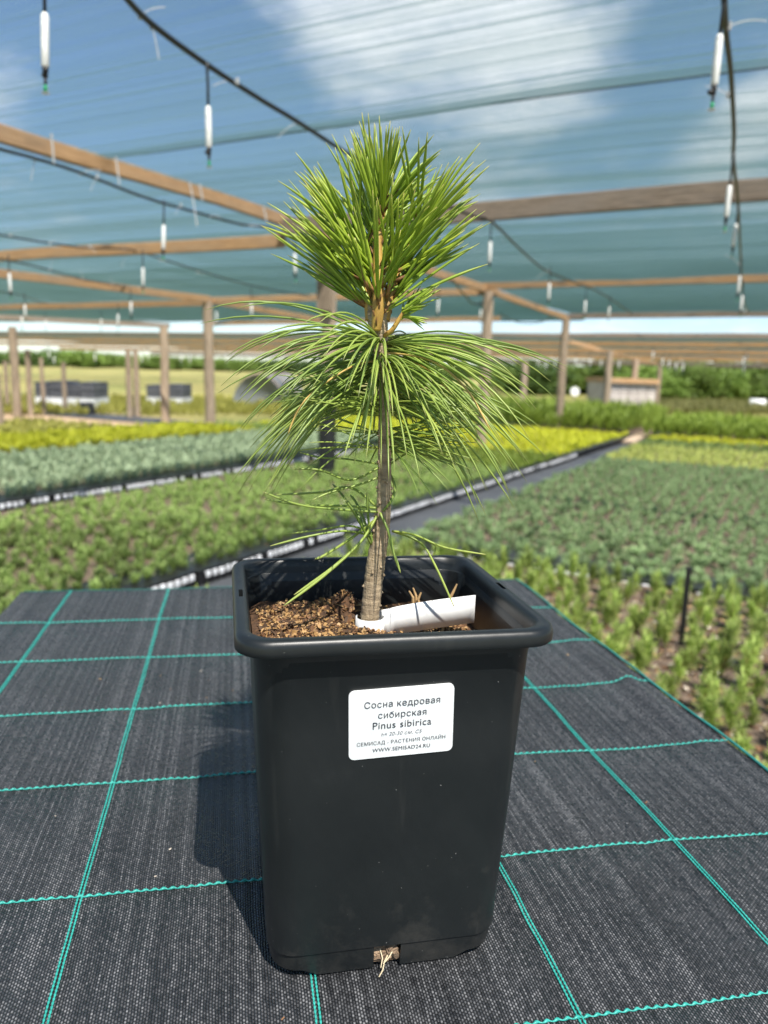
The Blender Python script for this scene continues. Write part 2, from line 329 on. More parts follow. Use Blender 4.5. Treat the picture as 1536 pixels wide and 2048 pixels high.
# second house
for px, py, tp, r, lb in ((1208, 848, 702, .085, 'roof post of the lower house rising from tall green plants'), (1262, 836, 719, .085, 'roof post in front of the white shed'), (1311, 828, 732, .07, 'dark roof post at the corner of the white shed'), (1043, 830, 722, .07, 'roof post half hidden by the drooping pine needles'), (1049, 822, 728, .03, 'thin stake close to the half hidden roof post')):
    b = at(px, py, 0); dep = (b-EYE).dot(FW); tz = atd(px, tp, dep).z
    post(b.x, b.y, tz, r, lb, 'posts of the lower house')
pA = [atd(1140, 684, 21.5), atd(1208, 702, 24), atd(1262, 717, 27), atd(1314, 727, 31)]
for i in range(3): beam('roof_beam', pA[i], pA[i+1], .06, .12, M_wood, ['long beam of the lower house starting behind the end post', 'long beam of the lower house above the white shed', 'long beam of the lower house reaching the dark corner post'][i], 'beams of the lower house')
for i, (y0, z0, mt) in enumerate(((24.3, 2.42, M_grey_wood), (27.5, 2.30, M_wood), (31.5, 2.18, M_wood), (37, 2.06, M_wood), (46, 1.95, M_grey_wood))):
    o = beam('cross_beam', (8, y0-.6, z0), (-48, y0+2.2, z0-.1), .06, .15+.02*i, mt, ['nearest cross beam of the lower house, grey, under open sky', 'second cross beam of the lower house', 'third cross beam of the lower house', 'fourth cross beam of the lower house', 'last grey cross beam of the lower house, before the trees'][i], 'beams of the lower house')
# ---------------------------------------------------------------- shade nets: thousands of knitted ribs across the bay
def net(name, x0, x1, y0, y1, z, label, pitch=.0062, sag=.03, bays=5.0, seg=12, off=0.95, slope=0.0):
    n = int((y1-y0)/pitch); ys = y0+(np.arange(n)+rng.uniform(-.25, .25, n))*pitch
    s = np.linspace(0, 1, seg+1); xs = x0+(x1-x0)*s
    # slowly varying density gives the streaks of a knitted net
    g1 = np.arange(y0-1, y1+1, .024); g2 = np.arange(y0-1, y1+1, .16)
    dens = np.interp(ys, g1, .78+.44*rng.random(len(g1)))*np.interp(ys, g2, .88+.24*rng.random(len(g2)))
    hv = .215*pitch*dens*(.6+.8*rng.random(n)); wf = .24*pitch*dens
    X = np.broadcast_to(xs, (n, seg+1)); ph = ((ys[:, None]-off) / bays)
    Z = z - slope*ys[:, None] - sag*np.sin(np.pi*(ph-np.floor(ph)))**2 + .012*np.sin(X*1.3+ys[:, None]*.7) + .006*np.sin(X*3.1-ys[:, None]*1.9)
    Y = ys[:, None] + .02*np.sin(X*.8+ys[:, None]*.35)
    V = np.zeros((n, 4, seg+1, 3), np.float32)
    V[:, 0] = np.stack([X, Y, Z-hv[:, None]/2], -1); V[:, 1] = np.stack([X, Y, Z+hv[:, None]/2], -1)
    V[:, 2] = np.stack([X, Y-wf[:, None]/2, Z], -1); V[:, 3] = np.stack([X, Y+wf[:, None]/2, Z], -1)
    idx = np.arange(n*4*(seg+1)).reshape(n, 4, seg+1)
    F = []
    for a, b in ((0, 1), (2, 3)):
        F.append(np.stack([idx[:, a, :-1], idx[:, a, 1:], idx[:, b, 1:], idx[:, b, :-1]], -1).reshape(-1, 4))
    return np_mesh(name, V.reshape(-1, 3), np.concatenate(F), [M_net])
def np_mesh(name, V, F, mats, mi=None):
    k = F.shape[1]; me = bpy.data.meshes.new(name); me.vertices.add(len(V)); me.vertices.foreach_set('co', np.ascontiguousarray(V, np.float32).ravel())
    me.loops.add(F.size); me.loops.foreach_set('vertex_index', F.ravel().astype(np.int32)); me.polygons.add(len(F))
    me.polygons.foreach_set('loop_start', np.arange(0, F.size, k, dtype=np.int32)); me.polygons.foreach_set('loop_total', np.full(len(F), k, np.int32))
    for m in mats: me.materials.append(m)
    if mi is not None: me.polygons.foreach_set('material_index', np.asarray(mi, np.int32))
    me.update(calc_edges=True); return me
def net_thing(me, label, cords):
    o = tag(link('shade_net', me), label, 'shade net', 'shade nets of the houses')
    for (a, b, r, mt) in cords:
        a, b = Vector(a), Vector(b); n = 24; m = MB()
        m.tube([a.lerp(b, i/n)+Vector((0, .02*math.sin(i*1.7), -.02*math.sin(math.pi*((i*5/n) % 1)))) for i in range(n+1)], r, 5)
        link('net_hem', m.build('net_hem', mt), o)
    return o
M_hem = plain('net_hem', (.02, .045, .045), .8)
net_thing(net('shade_net', -4.35, 9, -5.0, 3.88, 2.58, '', slope=.010), 'nearest blue-green shade net panel, the sky and clouds showing through', [((-4.35, 3.86, 2.525), (9, 3.86, 2.525), .0045, M_hem)])
net_thing(net('shade_net', -4.35, 9, 3.80, 16.2, 2.585, '', slope=.010), 'blue-green shade net panel beyond the dark seam, with the grey knotted cross beam', [((-4.4, 16.2, 2.42), (9, 15.9, 2.42), .03, M_hem)])
net_thing(net('shade_net', -30, -4.37, -1.5, 17.3, 2.575, '', seg=20, slope=.010), 'blue-green shade net panel over the pale and yellow beds', [((-30, 17.3, 2.39), (-4.4, 17.3, 2.39), .02, M_hem)])
net_thing(net('shade_net', -48, 8, 24.5, 62, 2.44, '', pitch=.02, seg=12), 'distant shade net of the lower house beyond the strip of open sky', [])
# ---------------------------------------------------------------- irrigation
GH = 'irrigation hoses under the net'
def smooth_path(pts, sub=6):
    P = [pts[0]]+list(pts)+[pts[-1]]; out = []
    for i in range(1, len(P)-2):
        for k in range(sub):
            t = k/sub; a, b, c, d = P[i-1], P[i], P[i+1], P[i+2]
            out.append(.5*((2*b)+(c-a)*t+(2*a-5*b+4*c-d)*t*t+(3*b-a-3*c+d)*t**3))
    out.append(P[-2]); return out
def hose(pix, z, r, label, ties=()):
    pts = smooth_path([at(x, y, z) for x, y in pix]); m = MB(); m.tube(pts, r, 7)
    o = tag(link('irrigation_hose', m.build('irrigation_hose', M_hose, True)), label, 'hose', GH)
    for (px, py, dx, dy) in ties:
        p = at(px, py, z); dep = (p-EYE).dot(FW); tie(o, p, atd(px+dx, py+dy, dep*1.0), dep)
    return o
def tie(parent, p, q, dep, w=.004):
    m = MB(); k = 8; side = IX*w if abs((q-p).normalized().dot(IX)) < .7 else IY*w
    v = []; f = []
    for i in range(k+1):
        t = i/k; c = p.lerp(q, t) + Vector((0, 0, .02))*math.sin(t*math.pi)*(q-p).length*4; v += [c-side*.5, c+side*.5, c+side*.5+FW*.0012, c-side*.5+FW*.0012]
    for i in range(k):
        for e in range(4): f.append((i*4+e, i*4+(e+1) % 4, i*4+4+(e+1) % 4, i*4+4+e))
    m.add(v, f); m.tube([p+Vector((0, 0, .012)), p-Vector((0, 0, .012))], .007, 6)
    o = link('clear_tie', m.build('clear_tie', M_clear)); o.parent = parent; o.matrix_parent_inverse = parent.matrix_world.inverted()
bpy.context.view_layer.update()
hose([(160, -90), (230, -28), (300, 45), (415, 130), (520, 198), (590, 240), (700, 310), (820, 378), (935, 428), (985, 445), (1040, 498), (1100, 545), (1200, 585), (1265, 628)], 2.34, .011, 'black irrigation hose running above the pine',
     [(303, 50, 15, 68), (280, 30, 50, -16), (475, 162, -50, 10), (596, 245, -42, 32), (978, 440, 32, 48), (1097, 542, -26, 16)])
hose([(1446, -60), (1452, 60), (1462, 150), (1468, 260), (1467, 320), (1475, 392), (1480, 480), (1484, 570), (1490, 612), (1500, 625)], 2.34, .010, 'black irrigation hose above the blue-green bed and marker stake', [(1459, 52, 75, -10), (1456, 190, -45, -18), (1478, 528, -28, -18)])
hose([(-40, 283), (0, 298), (75, 318), (160, 345), (240, 376), (300, 398), (390, 424), (480, 448), (540, 456), (575, 480), (610, 505)], 2.34, .010, 'black irrigation hose slung beside the long beam', [(70, 318, -8, 44), (160, 347, 42, -6), (195, 352, -14, 30), (362, 410, -12, 20), (420, 432, 22, 2), (485, 450, 20, 3)])
hose([(-40, 465), (0, 470), (110, 488), (190, 497), (260, 499), (330, 520), (420, 548), (520, 575), (620, 592)], 2.30, .009, 'thin black irrigation hose below the brown cross beam', [(20, 470, 12, -3), (100, 486, 12, -6), (180, 492, 12, 16), (255, 505, -12, 30), (320, 520, 15, 8), (395, 545, 14, 6)])
hose([(-40, 510), (0, 517), (80, 535), (150, 555), (220, 568), (300, 582), (430, 598)], 2.28, .010, 'thin black irrigation hose above the long pale beam of the corner post', [(37, 525, 16, -14), (100, 540, 5, -20), (165, 556, -4, -16), (225, 567, -6, -14)])
hose([(-30, 578), (40, 590), (90, 606), (160, 614), (250, 612)], 2.28, .009, 'far thin irrigation hose beside the thin roof beams')
hose([(905, 560), (925, 585), (945, 606), (970, 606), (992, 588)], 2.26, .013, 'loop of black hose drooping at the yellow-bed post')
hose([(1000, 628), (1040, 646), (1080, 645), (1105, 632)], 2.32, .012, 'slack black cable under the last pale beam')
bpy.context.view_layer.update()
for b, lst in ((LB[1], [(103, 272, 5, 55), (232, 318, 7, 52), (380, 368, 14, 84), (400, 372, 5, 28), (528, 418, 5, 24)]),):
    for (px, py, dx, dy) in lst:
        p = at(px, py, 2.47); dep = (p-EYE).dot(FW)-.06; tie(b, atd(px, py, dep), atd(px+dx, py+dy, dep), dep, .009)
def make_sprinkler():
    root = empty('hanging_sprinkler')
    m = MB(); m.tube([(0, 0, .07), (.001, 0, .15), (-.001, .001, .20), (0, 0, .222)], .0052, 7); link('drop_tube', m.build('drop_tube', M_hose, True), root)
    m = MB(); m.tube([(0, 0, -.07), (0, 0, -.067), (0, 0, .0), (0, 0, .062), (0, 0, .069), (0, 0, .073)], [.0095, .0115, .0118, .0115, .0095, .006], 12); link('white_weight', m.build('white_weight', M_white, True), root)
    m = MB(); m.tube([(0, 0, -.07), (0, 0, -.082), (0, 0, -.083), (0, 0, -.098)], [.009, .009, .0075, .0075], 10); m.tube([(.004, 0, -.086), (-.008, 0, -.089), (-.014, 0, -.089), (-.017, 0, -.09)], [.006, .008, .0075, .005], 9); m.tube([(0, 0, -.098), (0, 0, -.118)], [.0055, .0035], 8)
    link('valve', m.build('valve', M_black, True), root)
    m = MB(); m.tube([(0, 0, -.118), (0, 0, -.121), (0, 0, -.126), (0, 0, -.137)], [.0035, .006, .005, .006], 8); link('nozzle', m.build('nozzle', M_greenp, True), root)
    m = MB(); m.tube([(0, 0, -.137), (0, 0, -.1385), (0, 0, -.141)], [.004, .013, .011], 10); m.box((0, .0055, -.129), (.002, .002, .02)); link('deflector', m.build('deflector', M_clear), root)
    return root
SPR = make_sprinkler(); first = True
GS = 'sprinklers hanging from the irrigation hoses'
def sprinkler(p, label, sc=1.0, tilt=0.0):
    global first
    o = SPR if first else copy_tree(SPR); first = False
    o.location = p; o.rotation_euler = (random.uniform(-.03, .03), tilt, random.uniform(0, 6)); o.scale = (1, 1, sc) if False else (sc, sc, sc)
    return tag(o, label, 'sprinkler', GS)
NEAR = 'sprinkler with a white weight hanging under the near shade net'
for px, y0, y1, lb in ((90, 33, 130, 'large hanging sprinkler with white weight, black valve and green nozzle hanging near the long hose'), (417, 217, 292, 'hanging white sprinkler on its own under the hose that passes the pine'), (1434, 75, 167, 'large hanging white sprinkler on the hose above the marker stake'),
                       (327, 452, 497, NEAR), (286, 537, 570, NEAR), (590, 508, 545, NEAR), (980, 485, 523, NEAR), (1456, 374, 432, NEAR), (1469, 450, 492, NEAR), (1478, 553, 585, NEAR), (1483, 592, 620, NEAR), (1098, 568, 598, NEAR), (1170, 602, 626, NEAR), (1218, 614, 634, NEAR),
                       (876, 600, 625, NEAR), (20, 548, 582, NEAR), (50, 610, 632, NEAR), (44, 634, 654, NEAR), (91, 640, 655, NEAR), (202, 638, 654, NEAR), (236, 629, 650, NEAR), (262, 604, 630, NEAR), (503, 605, 630, NEAR), (433, 624, 643, NEAR), (961, 620, 638, NEAR), (1490, 608, 624, NEAR)):
    sprinkler(atd(px, (y0+y1)/2, .14*FPX/(y1-y0)), lb, tilt=random.uniform(-.06, .06))
FAR = 'small far sprinkler hanging in the lower house'
for px, py in ((98, 708), (108, 720), (190, 714), (284, 716), (296, 711), (362, 716), (380, 717), (453, 716), (1076, 722), (1092, 730), (1110, 727), (1152, 723), (1180, 725), (1202, 727), (1238, 730), (1306, 710), (1325, 724), (1338, 728), (1352, 732), (1366, 735), (1487, 722), (1494, 714), (1488, 735)):
    sprinkler(atd(px, py, 15.5+random.uniform(-1, 1)), FAR)
# ---------------------------------------------------------------- plants of the beds
def blades(n, h, spread, ln, wd, seed, up=(.2, 1.1), clump=1, stem=True, mats=(0, 1)):
    r = random.Random(seed); m = MB()
    axes = [(0, 0)] if clump == 1 else [(r.uniform(-spread, spread)*.6, r.uniform(-spread, spread)*.6) for _ in range(clump)]
    for i in range(n):
        ax = axes[i % len(axes)]; t = (i+.5)/n; hh = h*(.12+.8*t)*(1 if clump == 1 else r.uniform(.75, 1.05))
        a = r.uniform(0, 6.283); e = r.uniform(*up); L = ln*(1.15-.5*t)*r.uniform(.7, 1.25)
        d = Vector((math.cos(a)*math.cos(e), math.sin(a)*math.cos(e), math.sin(e)))
        s = d.cross(Vector((0, 0, 1))).normalized()*wd*r.uniform(.7, 1.2)
        o = Vector((ax[0]*t, ax[1]*t, hh)); mid = o+d*L*.55+Vector((0, 0, .08*L)); tip = o+d*L+Vector((0, 0, -.05*L if e < .5 else .1*L))
        m.add([o-s*.3, o+s*.3, mid+s, tip, mid-s], [(0, 1, 2, 4), (4, 2, 3)], mats[0])
    if stem: 
        for ax in axes: m.tube([(0, 0, 0), (ax[0]*.5, ax[1]*.5, h*.5), (ax[0], ax[1], h*.85)], [h*.02, h*.015, h*.006], 4, mats[1])
    return m
def leafmat(name, a, b, rnd=.2, trans=.35):
    return noisy(name, a, b, 18, .55, 3, rnd=rnd, trans=trans, coord='Object', spec=.3)
M_lgreen = leafmat('bright_seedling', (.28, .38, .07), (.46, .56, .17), .3)
M_blue = leafmat('blue_green_foliage', (.215, .325, .14), (.37, .48, .235), .3)
M_green = leafmat('green_foliage', (.165, .255, .06), (.33, .425, .13), .3)
M_pale = leafmat('pale_green_foliage', (.35, .46, .26), (.52, .62, .40))
M_yel = leafmat('yellow_foliage', (.43, .48, .025), (.68, .68, .06))
M_olive = leafmat('olive_foliage', (.31, .31, .06), (.47, .45, .12))
M_tall = leafmat('tall_green_foliage', (.18, .27, .03), (.32, .41, .07))
M_stemb = plain('seedling_stem', (.19, .11, .04), .8)
VG = [blades(170, .138*k, .045, .050, .0027, s, (.15, 1.25), 3).build('seedling', [M_lgreen, M_stemb]) for s, k in ((1, 1), (2, .8), (3, 1.1), (4, .9), (5, .7))]
VD = [blades(86, .052, .055, .042, .0030, 20+s, (.1, 1.15), 4).build('seedling', [M_blue, M_stemb]) for s in range(4)]
VA = [blades(86, .055, .055, .046, .0028, 40+s, (.15, 1.2), 4).build('seedling', [M_green, M_stemb]) for s in range(4)]
def to_np(m): 
    v = []; f = []
    for q in m.f:
        if len(q) == 4: f += [(q[0], q[1], q[2]), (q[0], q[2], q[3])]
        elif len(q) == 3: f.append(q)
    return np.array(m.v, np.float32), np.array(f, np.int32)
def field(name, pts, gens, mat, label, cat, scale=(.8, 1.25), parent=None):
    """plants past counting, joined into one mass"""
    VV = []; FF = []; off = 0; base = [to_np(g) for g in gens]
    for i, (x, y, z) in enumerate(pts):
        v, f = base[i % len(base)]; a = random.uniform(0, 6.28); k = random.uniform(*scale); c, s = math.cos(a)*k, math.sin(a)*k
        w = np.empty_like(v); w[:, 0] = v[:, 0]*c-v[:, 1]*s+x; w[:, 1] = v[:, 0]*s+v[:, 1]*c+y; w[:, 2] = v[:, 2]*k*random.uniform(.85, 1.2)+z
        VV.append(w); FF.append(f+off); off += len(v)
    o = link(name, np_mesh(name, np.concatenate(VV), np.concatenate(FF), [mat]))
    return tag(o, label, cat, kind='stuff')
def proj(p):
    d = Vector(p)-EYE; z = d.dot(FW); return 768+FPX*d.dot(IX)/z, 1024-FPX*d.dot(IY)/z, z
def grid_pts(x0, x1, y0, y1, sp, z, jit=.3, keep=None, margin=60):
    out = []
    y = y0
    while y < y1:
        x = x0
        while x < x1:
            p = (x+random.uniform(-jit, jit)*sp, y+random.uniform(-jit, jit)*sp, z)
            u, v, d = proj(p)
            if d > .3 and -margin < u < 1536+margin and v < 2048+200 and (keep is None or keep(*p)): out.append(p)
            x += sp
        y += sp
    return out
# table frame, needed to know what it hides
TU = Vector((math.cos(.6861), math.sin(.6861), 0)); TV = Vector((math.sin(.6861), -math.cos(.6861), 0)); TO = Vector((-.89463, .69098, TZ))
def tuv(p):
    q = Vector(p)-TO; return q.dot(TU)/.15, q.dot(TV)/.15
def seen_past_table(x, y, z):
    # sight line to the plant top against the table rectangle
    p = Vector((x, y, z+.16)); d = p-EYE
    if p.z >= TZ: return True
    q = EYE+d*((TZ-EYE.z)/d.z); u, v = tuv(q); return not (-.42 < u < 4.93 and v > -1.0)
BZ = .085
# right near bed: bright seedlings in bark mulch
bed_soil(-2.3, 3.2, .9, 4.30, BZ-.01)
pts = grid_pts(-2.25, 1.2, 1.6, 4.26, .122, BZ-.012, .25, seen_past_table, 90); random.shuffle(pts)
for i, p in enumerate(sorted(pts, key=lambda p: p[0]**2+p[1]**2)[:300]):
    o = link('conifer_seedling', VG[i % 5], loc=p); k = random.uniform(.75, 1.2); o.scale = (k, k, k*random.uniform(.9, 1.2)); o.rotation_euler = (random.uniform(-.1, .1), random.uniform(-.1, .1), random.uniform(0, 6.28))
    tag(o, 'bright green conifer seedling in the bark-mulched bed beside the table', 'seedling', 'bright green seedlings beside the table')
def split(name, pts, variants, label, group, gens, mat, stuff, n=300):
    pts = sorted(pts, key=lambda p: p[0]**2+p[1]**2)
    for i, p in enumerate(pts[:n]):
        o = link(name, variants[i % len(variants)], loc=p); k = random.uniform(.75, 1.3); o.scale = (k, k, k*random.uniform(.9, 1.3)); o.rotation_euler = (0, 0, random.uniform(0, 6.28))
        tag(o, label, 'seedling', group)
    if pts[n:]: field('seedling_mass', pts[n:], gens, mat, stuff, 'seedlings')
gl = lambda seed, n=14, h=.06, ln=.055, wd=.010, cl=3: [blades(n, h, .05, ln, wd, seed+i, (.15, 1.2), cl, stem=False) for i in range(3)]
# right bed of blue-green plants behind the tray edge
bed_soil(-2.30, 5.5, 4.42, 20.6, .06)
split('blue_green_seedling', grid_pts(-2.24, 4.6, 4.46, 10.6, .092, BZ-.01, .38), VD, 'blue-green seedling in the bed behind the black tray edge', 'blue-green seedlings right of the path', gl(100, 44, .054, .044, .0042, 4), M_blue, 'blue-green seedlings filling the bed behind the black tray edge')
field('seedling_mass', grid_pts(-2.26, 5.2, 10.6, 12.9, .10, BZ-.01), gl(110), leafmat('lime_foliage', (.40, .46, .11), (.58, .62, .20)), 'yellowish seedlings behind the blue-green bed', 'seedlings')
field('seedling_mass', grid_pts(-2.26, 5.4, 12.9, 14.2, .10, BZ-.01), gl(112), M_green, 'green row of seedlings between the lime seedlings and the yellow strip', 'seedlings')
field('seedling_mass', grid_pts(-2.28, 5.4, 14.2, 15.4, .10, BZ-.01), gl(114), M_yel, 'yellow strip of seedlings by the plank at the path end', 'seedlings')
tallg = [blades(26, .24, .09, .17, .013, 200+i, (.5, 1.45), 5, stem=False) for i in range(3)]
field('tall_plants', grid_pts(-2.6, 5.5, 15.5, 20.4, .16, BZ-.01), tallg, M_tall, 'tall green plants at the far end beyond the yellow strip', 'plants')
# left bed along the path
bed_soil(-5.12, -2.83, .6, 20.6)
split('green_seedling', grid_pts(-4.90, -2.88, 1.0, 8.6, .094, BZ-.01, .4), VA, 'green seedling in the wide bed with pale-celled trays along the path', 'green seedlings left of the path', gl(120, 44, .057, .048, .0040, 4), M_green, 'green seedlings filling the bed with pale-celled trays')
field('seedling_mass', grid_pts(-5.08, -2.86, 8.6, 10.4, .085, BZ-.01), gl(125), M_tall, 'brighter green seedlings between the green bed and the yellow-bed post', 'seedlings')
field('seedling_mass', grid_pts(-9.0, -2.88, 10.4, 15.2, .10, BZ-.01, keep=lambda x, y, z: x > -5.1 or y > 10.8), gl(130), M_yel, 'yellow bed round the roof post beside the path', 'seedlings')
field('tall_plants', grid_pts(-11, -2.9, 15.4, 20.4, .16, BZ-.01), [blades(26, .36, .09, .2, .013, 210+i, (.5, 1.45), 5, stem=False) for i in range(3)], M_tall, 'tall green plants at the far end around the last roof post', 'plants')
# pale bed, yellow bed and olive bed further left
bed_soil(-7.40, -5.24, 2.6, 10.6, .13)
field('seedling_mass', grid_pts(-7.36, -5.36, 2.9, 10.6, .078, .12, .4), gl(140, 22, .095, .06, .0075, 4), M_pale, 'pale blue-green seedlings filling the bed behind the curved tray edge', 'seedlings')
bed_soil(-9.2, -7.50, 3.4, 10.6, .15)
field('seedling_mass', grid_pts(-9.15, -7.62, 3.8, 10.0, .085, .14, .4), gl(150, 30, .085, .06, .007, 4), M_yel, 'bright yellow seedlings filling the bed by the weathered corner post', 'seedlings')
field('seedling_mass', grid_pts(-12.4, -9.2, 5.0, 9.6, .11, .0, .4), gl(160, 20, .10, .08, .013, 4), M_olive, 'olive yellow plants behind the bright yellow bed', 'plants')
field('seedling_mass', grid_pts(-9.15, -5.3, 9.9, 11.2, .09, BZ-.01, .4), gl(170, 20, .10, .07, .010, 4), M_green, 'green seedlings between the yellow bed and the corner post', 'seedlings')
# ---------------------------------------------------------------- plug trays along the bed edges
M_cell = noisy('tray_cell', (.55, .56, .58), (.80, .81, .83), 40, .35, rnd=.2)
def cell_mesh():
    m = MB(); w, h = .038, .040
    m.add([(-w/2, 0, -h/2), (w/2, 0, -h/2), (w/2*.86, -.009, -h/2*.6), (-w/2*.86, -.009, -h/2*.6), (-w/2*.92, -.009, h/2*.7), (w/2*.92, -.009, h/2*.7), (-w/2, 0, h/2), (w/2, 0, h/2)],
          [(0, 1, 2, 3), (3, 2, 5, 4), (4, 5, 7, 6), (0, 3, 4, 6), (1, 7, 5, 2)]); return m.build('cell', M_cell)
CELL = cell_mesh()
def tray_mesh(L, D=.30, h=.09):
    m = MB(); n = int(L/.055)
    m.box((L/2, D/2, h/2), (L-.012, D, h-.012)); m.box((L/2, D/2, h-.004), (L-.004, D+.012, .010))
    for i in range(n+1): m.box((min(L-.006, .006+i*(L-.012)/n), -.003, h/2-.01), (.008, .012, h-.03))
    return m.build('plug_tray', M_black)
TRAY = tray_mesh(.5)
def tray(p, rz, label, cells, dz=0.0, skip=0.0):
    o = link('plug_tray', TRAY, loc=p); o.rotation_euler = (0, 0, rz+random.uniform(-.02, .02)); tag(o, label, 'plug tray', 'black plug trays edging the beds')
    if cells:
        for i in range(9):
            if random.random() < skip: continue
            link('cell', CELL, o, loc=(.028+i*.0555, -.001, .055+random.uniform(-.003, .003)))
TL = {'A': 'black plug tray with pale cells edging the green bed along the path', 'B': 'black plug tray with pale cells edging the pale bed', 'C': 'black plug tray edging the bright yellow bed', 'D': 'black plug tray at the front of the blue-green bed'}
y = 1.6; i = 0
while y < 15.5: tray((-2.80+.01*math.sin(y*2), y, .005), math.pi/2, TL['A'], y < 11, skip=.04 if y < 8 else .25); y += .505
y = 3.2
while y < 9.5: tray((-5.20+.02*math.sin(y*1.4), y, .05), math.pi/2, TL['B'], True, skip=.12); y += .505
y = 4.2
while y < 9: tray((-7.46, y, .07), math.pi/2, TL['C'], True, skip=.3); y += .505
x = -2.36
while x < 1.6: tray((x, 4.36+.01*math.sin(x*3), .005), 0, TL['D'], True, skip=.5); x += .505
# a stake and loose bark in the near bed
m = MB(); m.box((0, 0, .16), (.022, .012, .34)); m.box((0, 0, .335), (.03, .014, .012))
so_ = at(1362, 1288, BZ); tag(link('marker_stake', m.build('marker_stake', M_black), loc=so_), 'black marker stake standing among the bright seedlings', 'stake')
o = bpy.data.objects[-1] if False else None
def flakes(pts, smin, smax, flat, mats, name, label, cat):
    V = []; F = []; MI = []; off = 0
    for p in pts:
        a, b, c = random.uniform(smin, smax), random.uniform(smin, smax)*.5, random.uniform(smin, smax)*.16
        R = Matrix.Rotation(random.uniform(0, 6.28), 3, 'Z') @ Matrix.Rotation(random.gauss(0, flat), 3, 'X') @ Matrix.Rotation(random.gauss(0, flat), 3, 'Y')
        vs_ = [R @ Vector((x*a/2, y*b/2*random.uniform(.6, 1.2), z*c/2)) for x in (-1, 1) for y in (-1, 1) for z in (-1, 1)]
        V += [tuple(v+Vector(p)) for v in vs_]; F += [tuple(i+off for i in q) for q in ((0, 1, 3, 2), (4, 6, 7, 5), (0, 4, 5, 1), (2, 3, 7, 6), (0, 2, 6, 4), (1, 5, 7, 3))]; MI += [random.randrange(len(mats))]*6; off += 8
    return tag(link(name, mesh(name, V, F, mats, mi=MI)), label, cat, kind='stuff')
M_ch1 = noisy('chip_tan', (.33, .20, .085), (.52, .34, .16), 120, .6); M_ch2 = noisy('chip_brown', (.12, .055, .022), (.22, .11, .045), 120, .7); M_ch3 = noisy('chip_dark', (.045, .024, .012), (.09, .05, .025), 120, .8); M_ch5 = noisy('chip_gold', (.26, .145, .05), (.44, .26, .10), 120, .65); M_ch4 = noisy('chip_pale', (.50, .42, .34), (.68, .60, .50), 100, .3, spec=.8)
pts = []
while len(pts) < 8500:
    p = (random.uniform(-2.2, 1.2), random.uniform(1.5, 4.3), BZ-.010+random.uniform(-.002, .012))
    if seen_past_table(*p): pts.append(p)
flakes(pts, .008, .030, .45, [M_ch2, M_ch3, M_ch4, M_ch1, M_ch2, M_ch3], 'bark_mulch', 'brown bark mulch between the bright seedlings', 'mulch')
pts = [(random.uniform(-5.1, -2.85), random.uniform(1.0, 7), BZ+random.uniform(-.005, .02)) for _ in range(2200)] + [(random.uniform(-2.35, 3), random.uniform(4.46, 8.5), BZ+random.uniform(-.005, .02)) for _ in range(2200)]
flakes(pts, .008, .02, .3, [M_ch2, M_ch3, M_ch4, M_ch1], 'bark_mulch', 'bark mulch showing between the small seedlings of the beds', 'mulch')
# ---------------------------------------------------------------- far things
M_crate = noisy('grey_crate', (.07, .075, .09), (.15, .155, .175), 3, .6); M_wrap = noisy('white_wrap', (.62, .64, .68), (.82, .83, .85), 4, .5)
def crate_stack(px0, px1, ytop, ymid, ybot, label, n):
    p0 = at(px0, ybot, 0); dep = (p0-EYE).dot(FW); p1 = atd(px1, ybot-3, dep); p1.z = 0
    d = p1-p0; L = d.length; rz = math.atan2(d.y, d.x); root = empty('crate_stack', p0, rz); tag(root, label, 'crates', 'pallets of grey crates by the meadow')
    zt = atd((px0+px1)/2, ytop, dep).z; zm = atd((px0+px1)/2, ymid, dep).z
    for i in range(n):
        w = L/n; m = MB(); m.box((w*(i+.5), .5, zm/2+.02), (w*.94, 1.0, zm)); link('wrapped_base', m.build('wrapped_base', M_wrap), root)
        for k in range(2):
            hh = (zt-zm)/2*(1+.14*math.sin(i*2.3)); m = MB(); m.box((w*(i+.5), .5, zm+.03+hh*(k+.5)), (w*.92, 1.0, hh*.93)); m.box((w*(i+.5), .5, zm+.03+hh*(k+.98)), (w*.97, 1.05, hh*.08))
            for q in range(5): m.box((w*(i+.14+q*.18), -.015, zm+.03+hh*(k+.46)), (w*.035, .03, hh*.8))
            link('crate', m.build('crate', M_crate), root)
crate_stack(70, 190, 768, 797, 818, 'long stack of dark grey crates on white wrapped bases in the meadow', 4)
crate_stack(292, 368, 773, 797, 812, 'short stack of grey crates on white wrapped bases behind the grey post', 2)
b = at(174, 829, 0); dep = (b-EYE).dot(FW); s = dep/FPX
m = MB(); m.tube([(0, 0, 0), (0, 0, .02), (0, 0, 23*s), (0, 0, 24*s)], [18*s, 17.5*s, 13.5*s, 12.5*s], 18); m.tube([(0, 0, .0), (0, 0, .05)], [18.6*s, 18.4*s], 18)
tag(link('tub', m.build('tub', M_black, False), loc=b), 'upturned black tub standing on the dark strip', 'tub')
tag(sheet('dark_strip', -15.5, -9.6, 11.2, 12.4, .012, M_path), kind='structure')
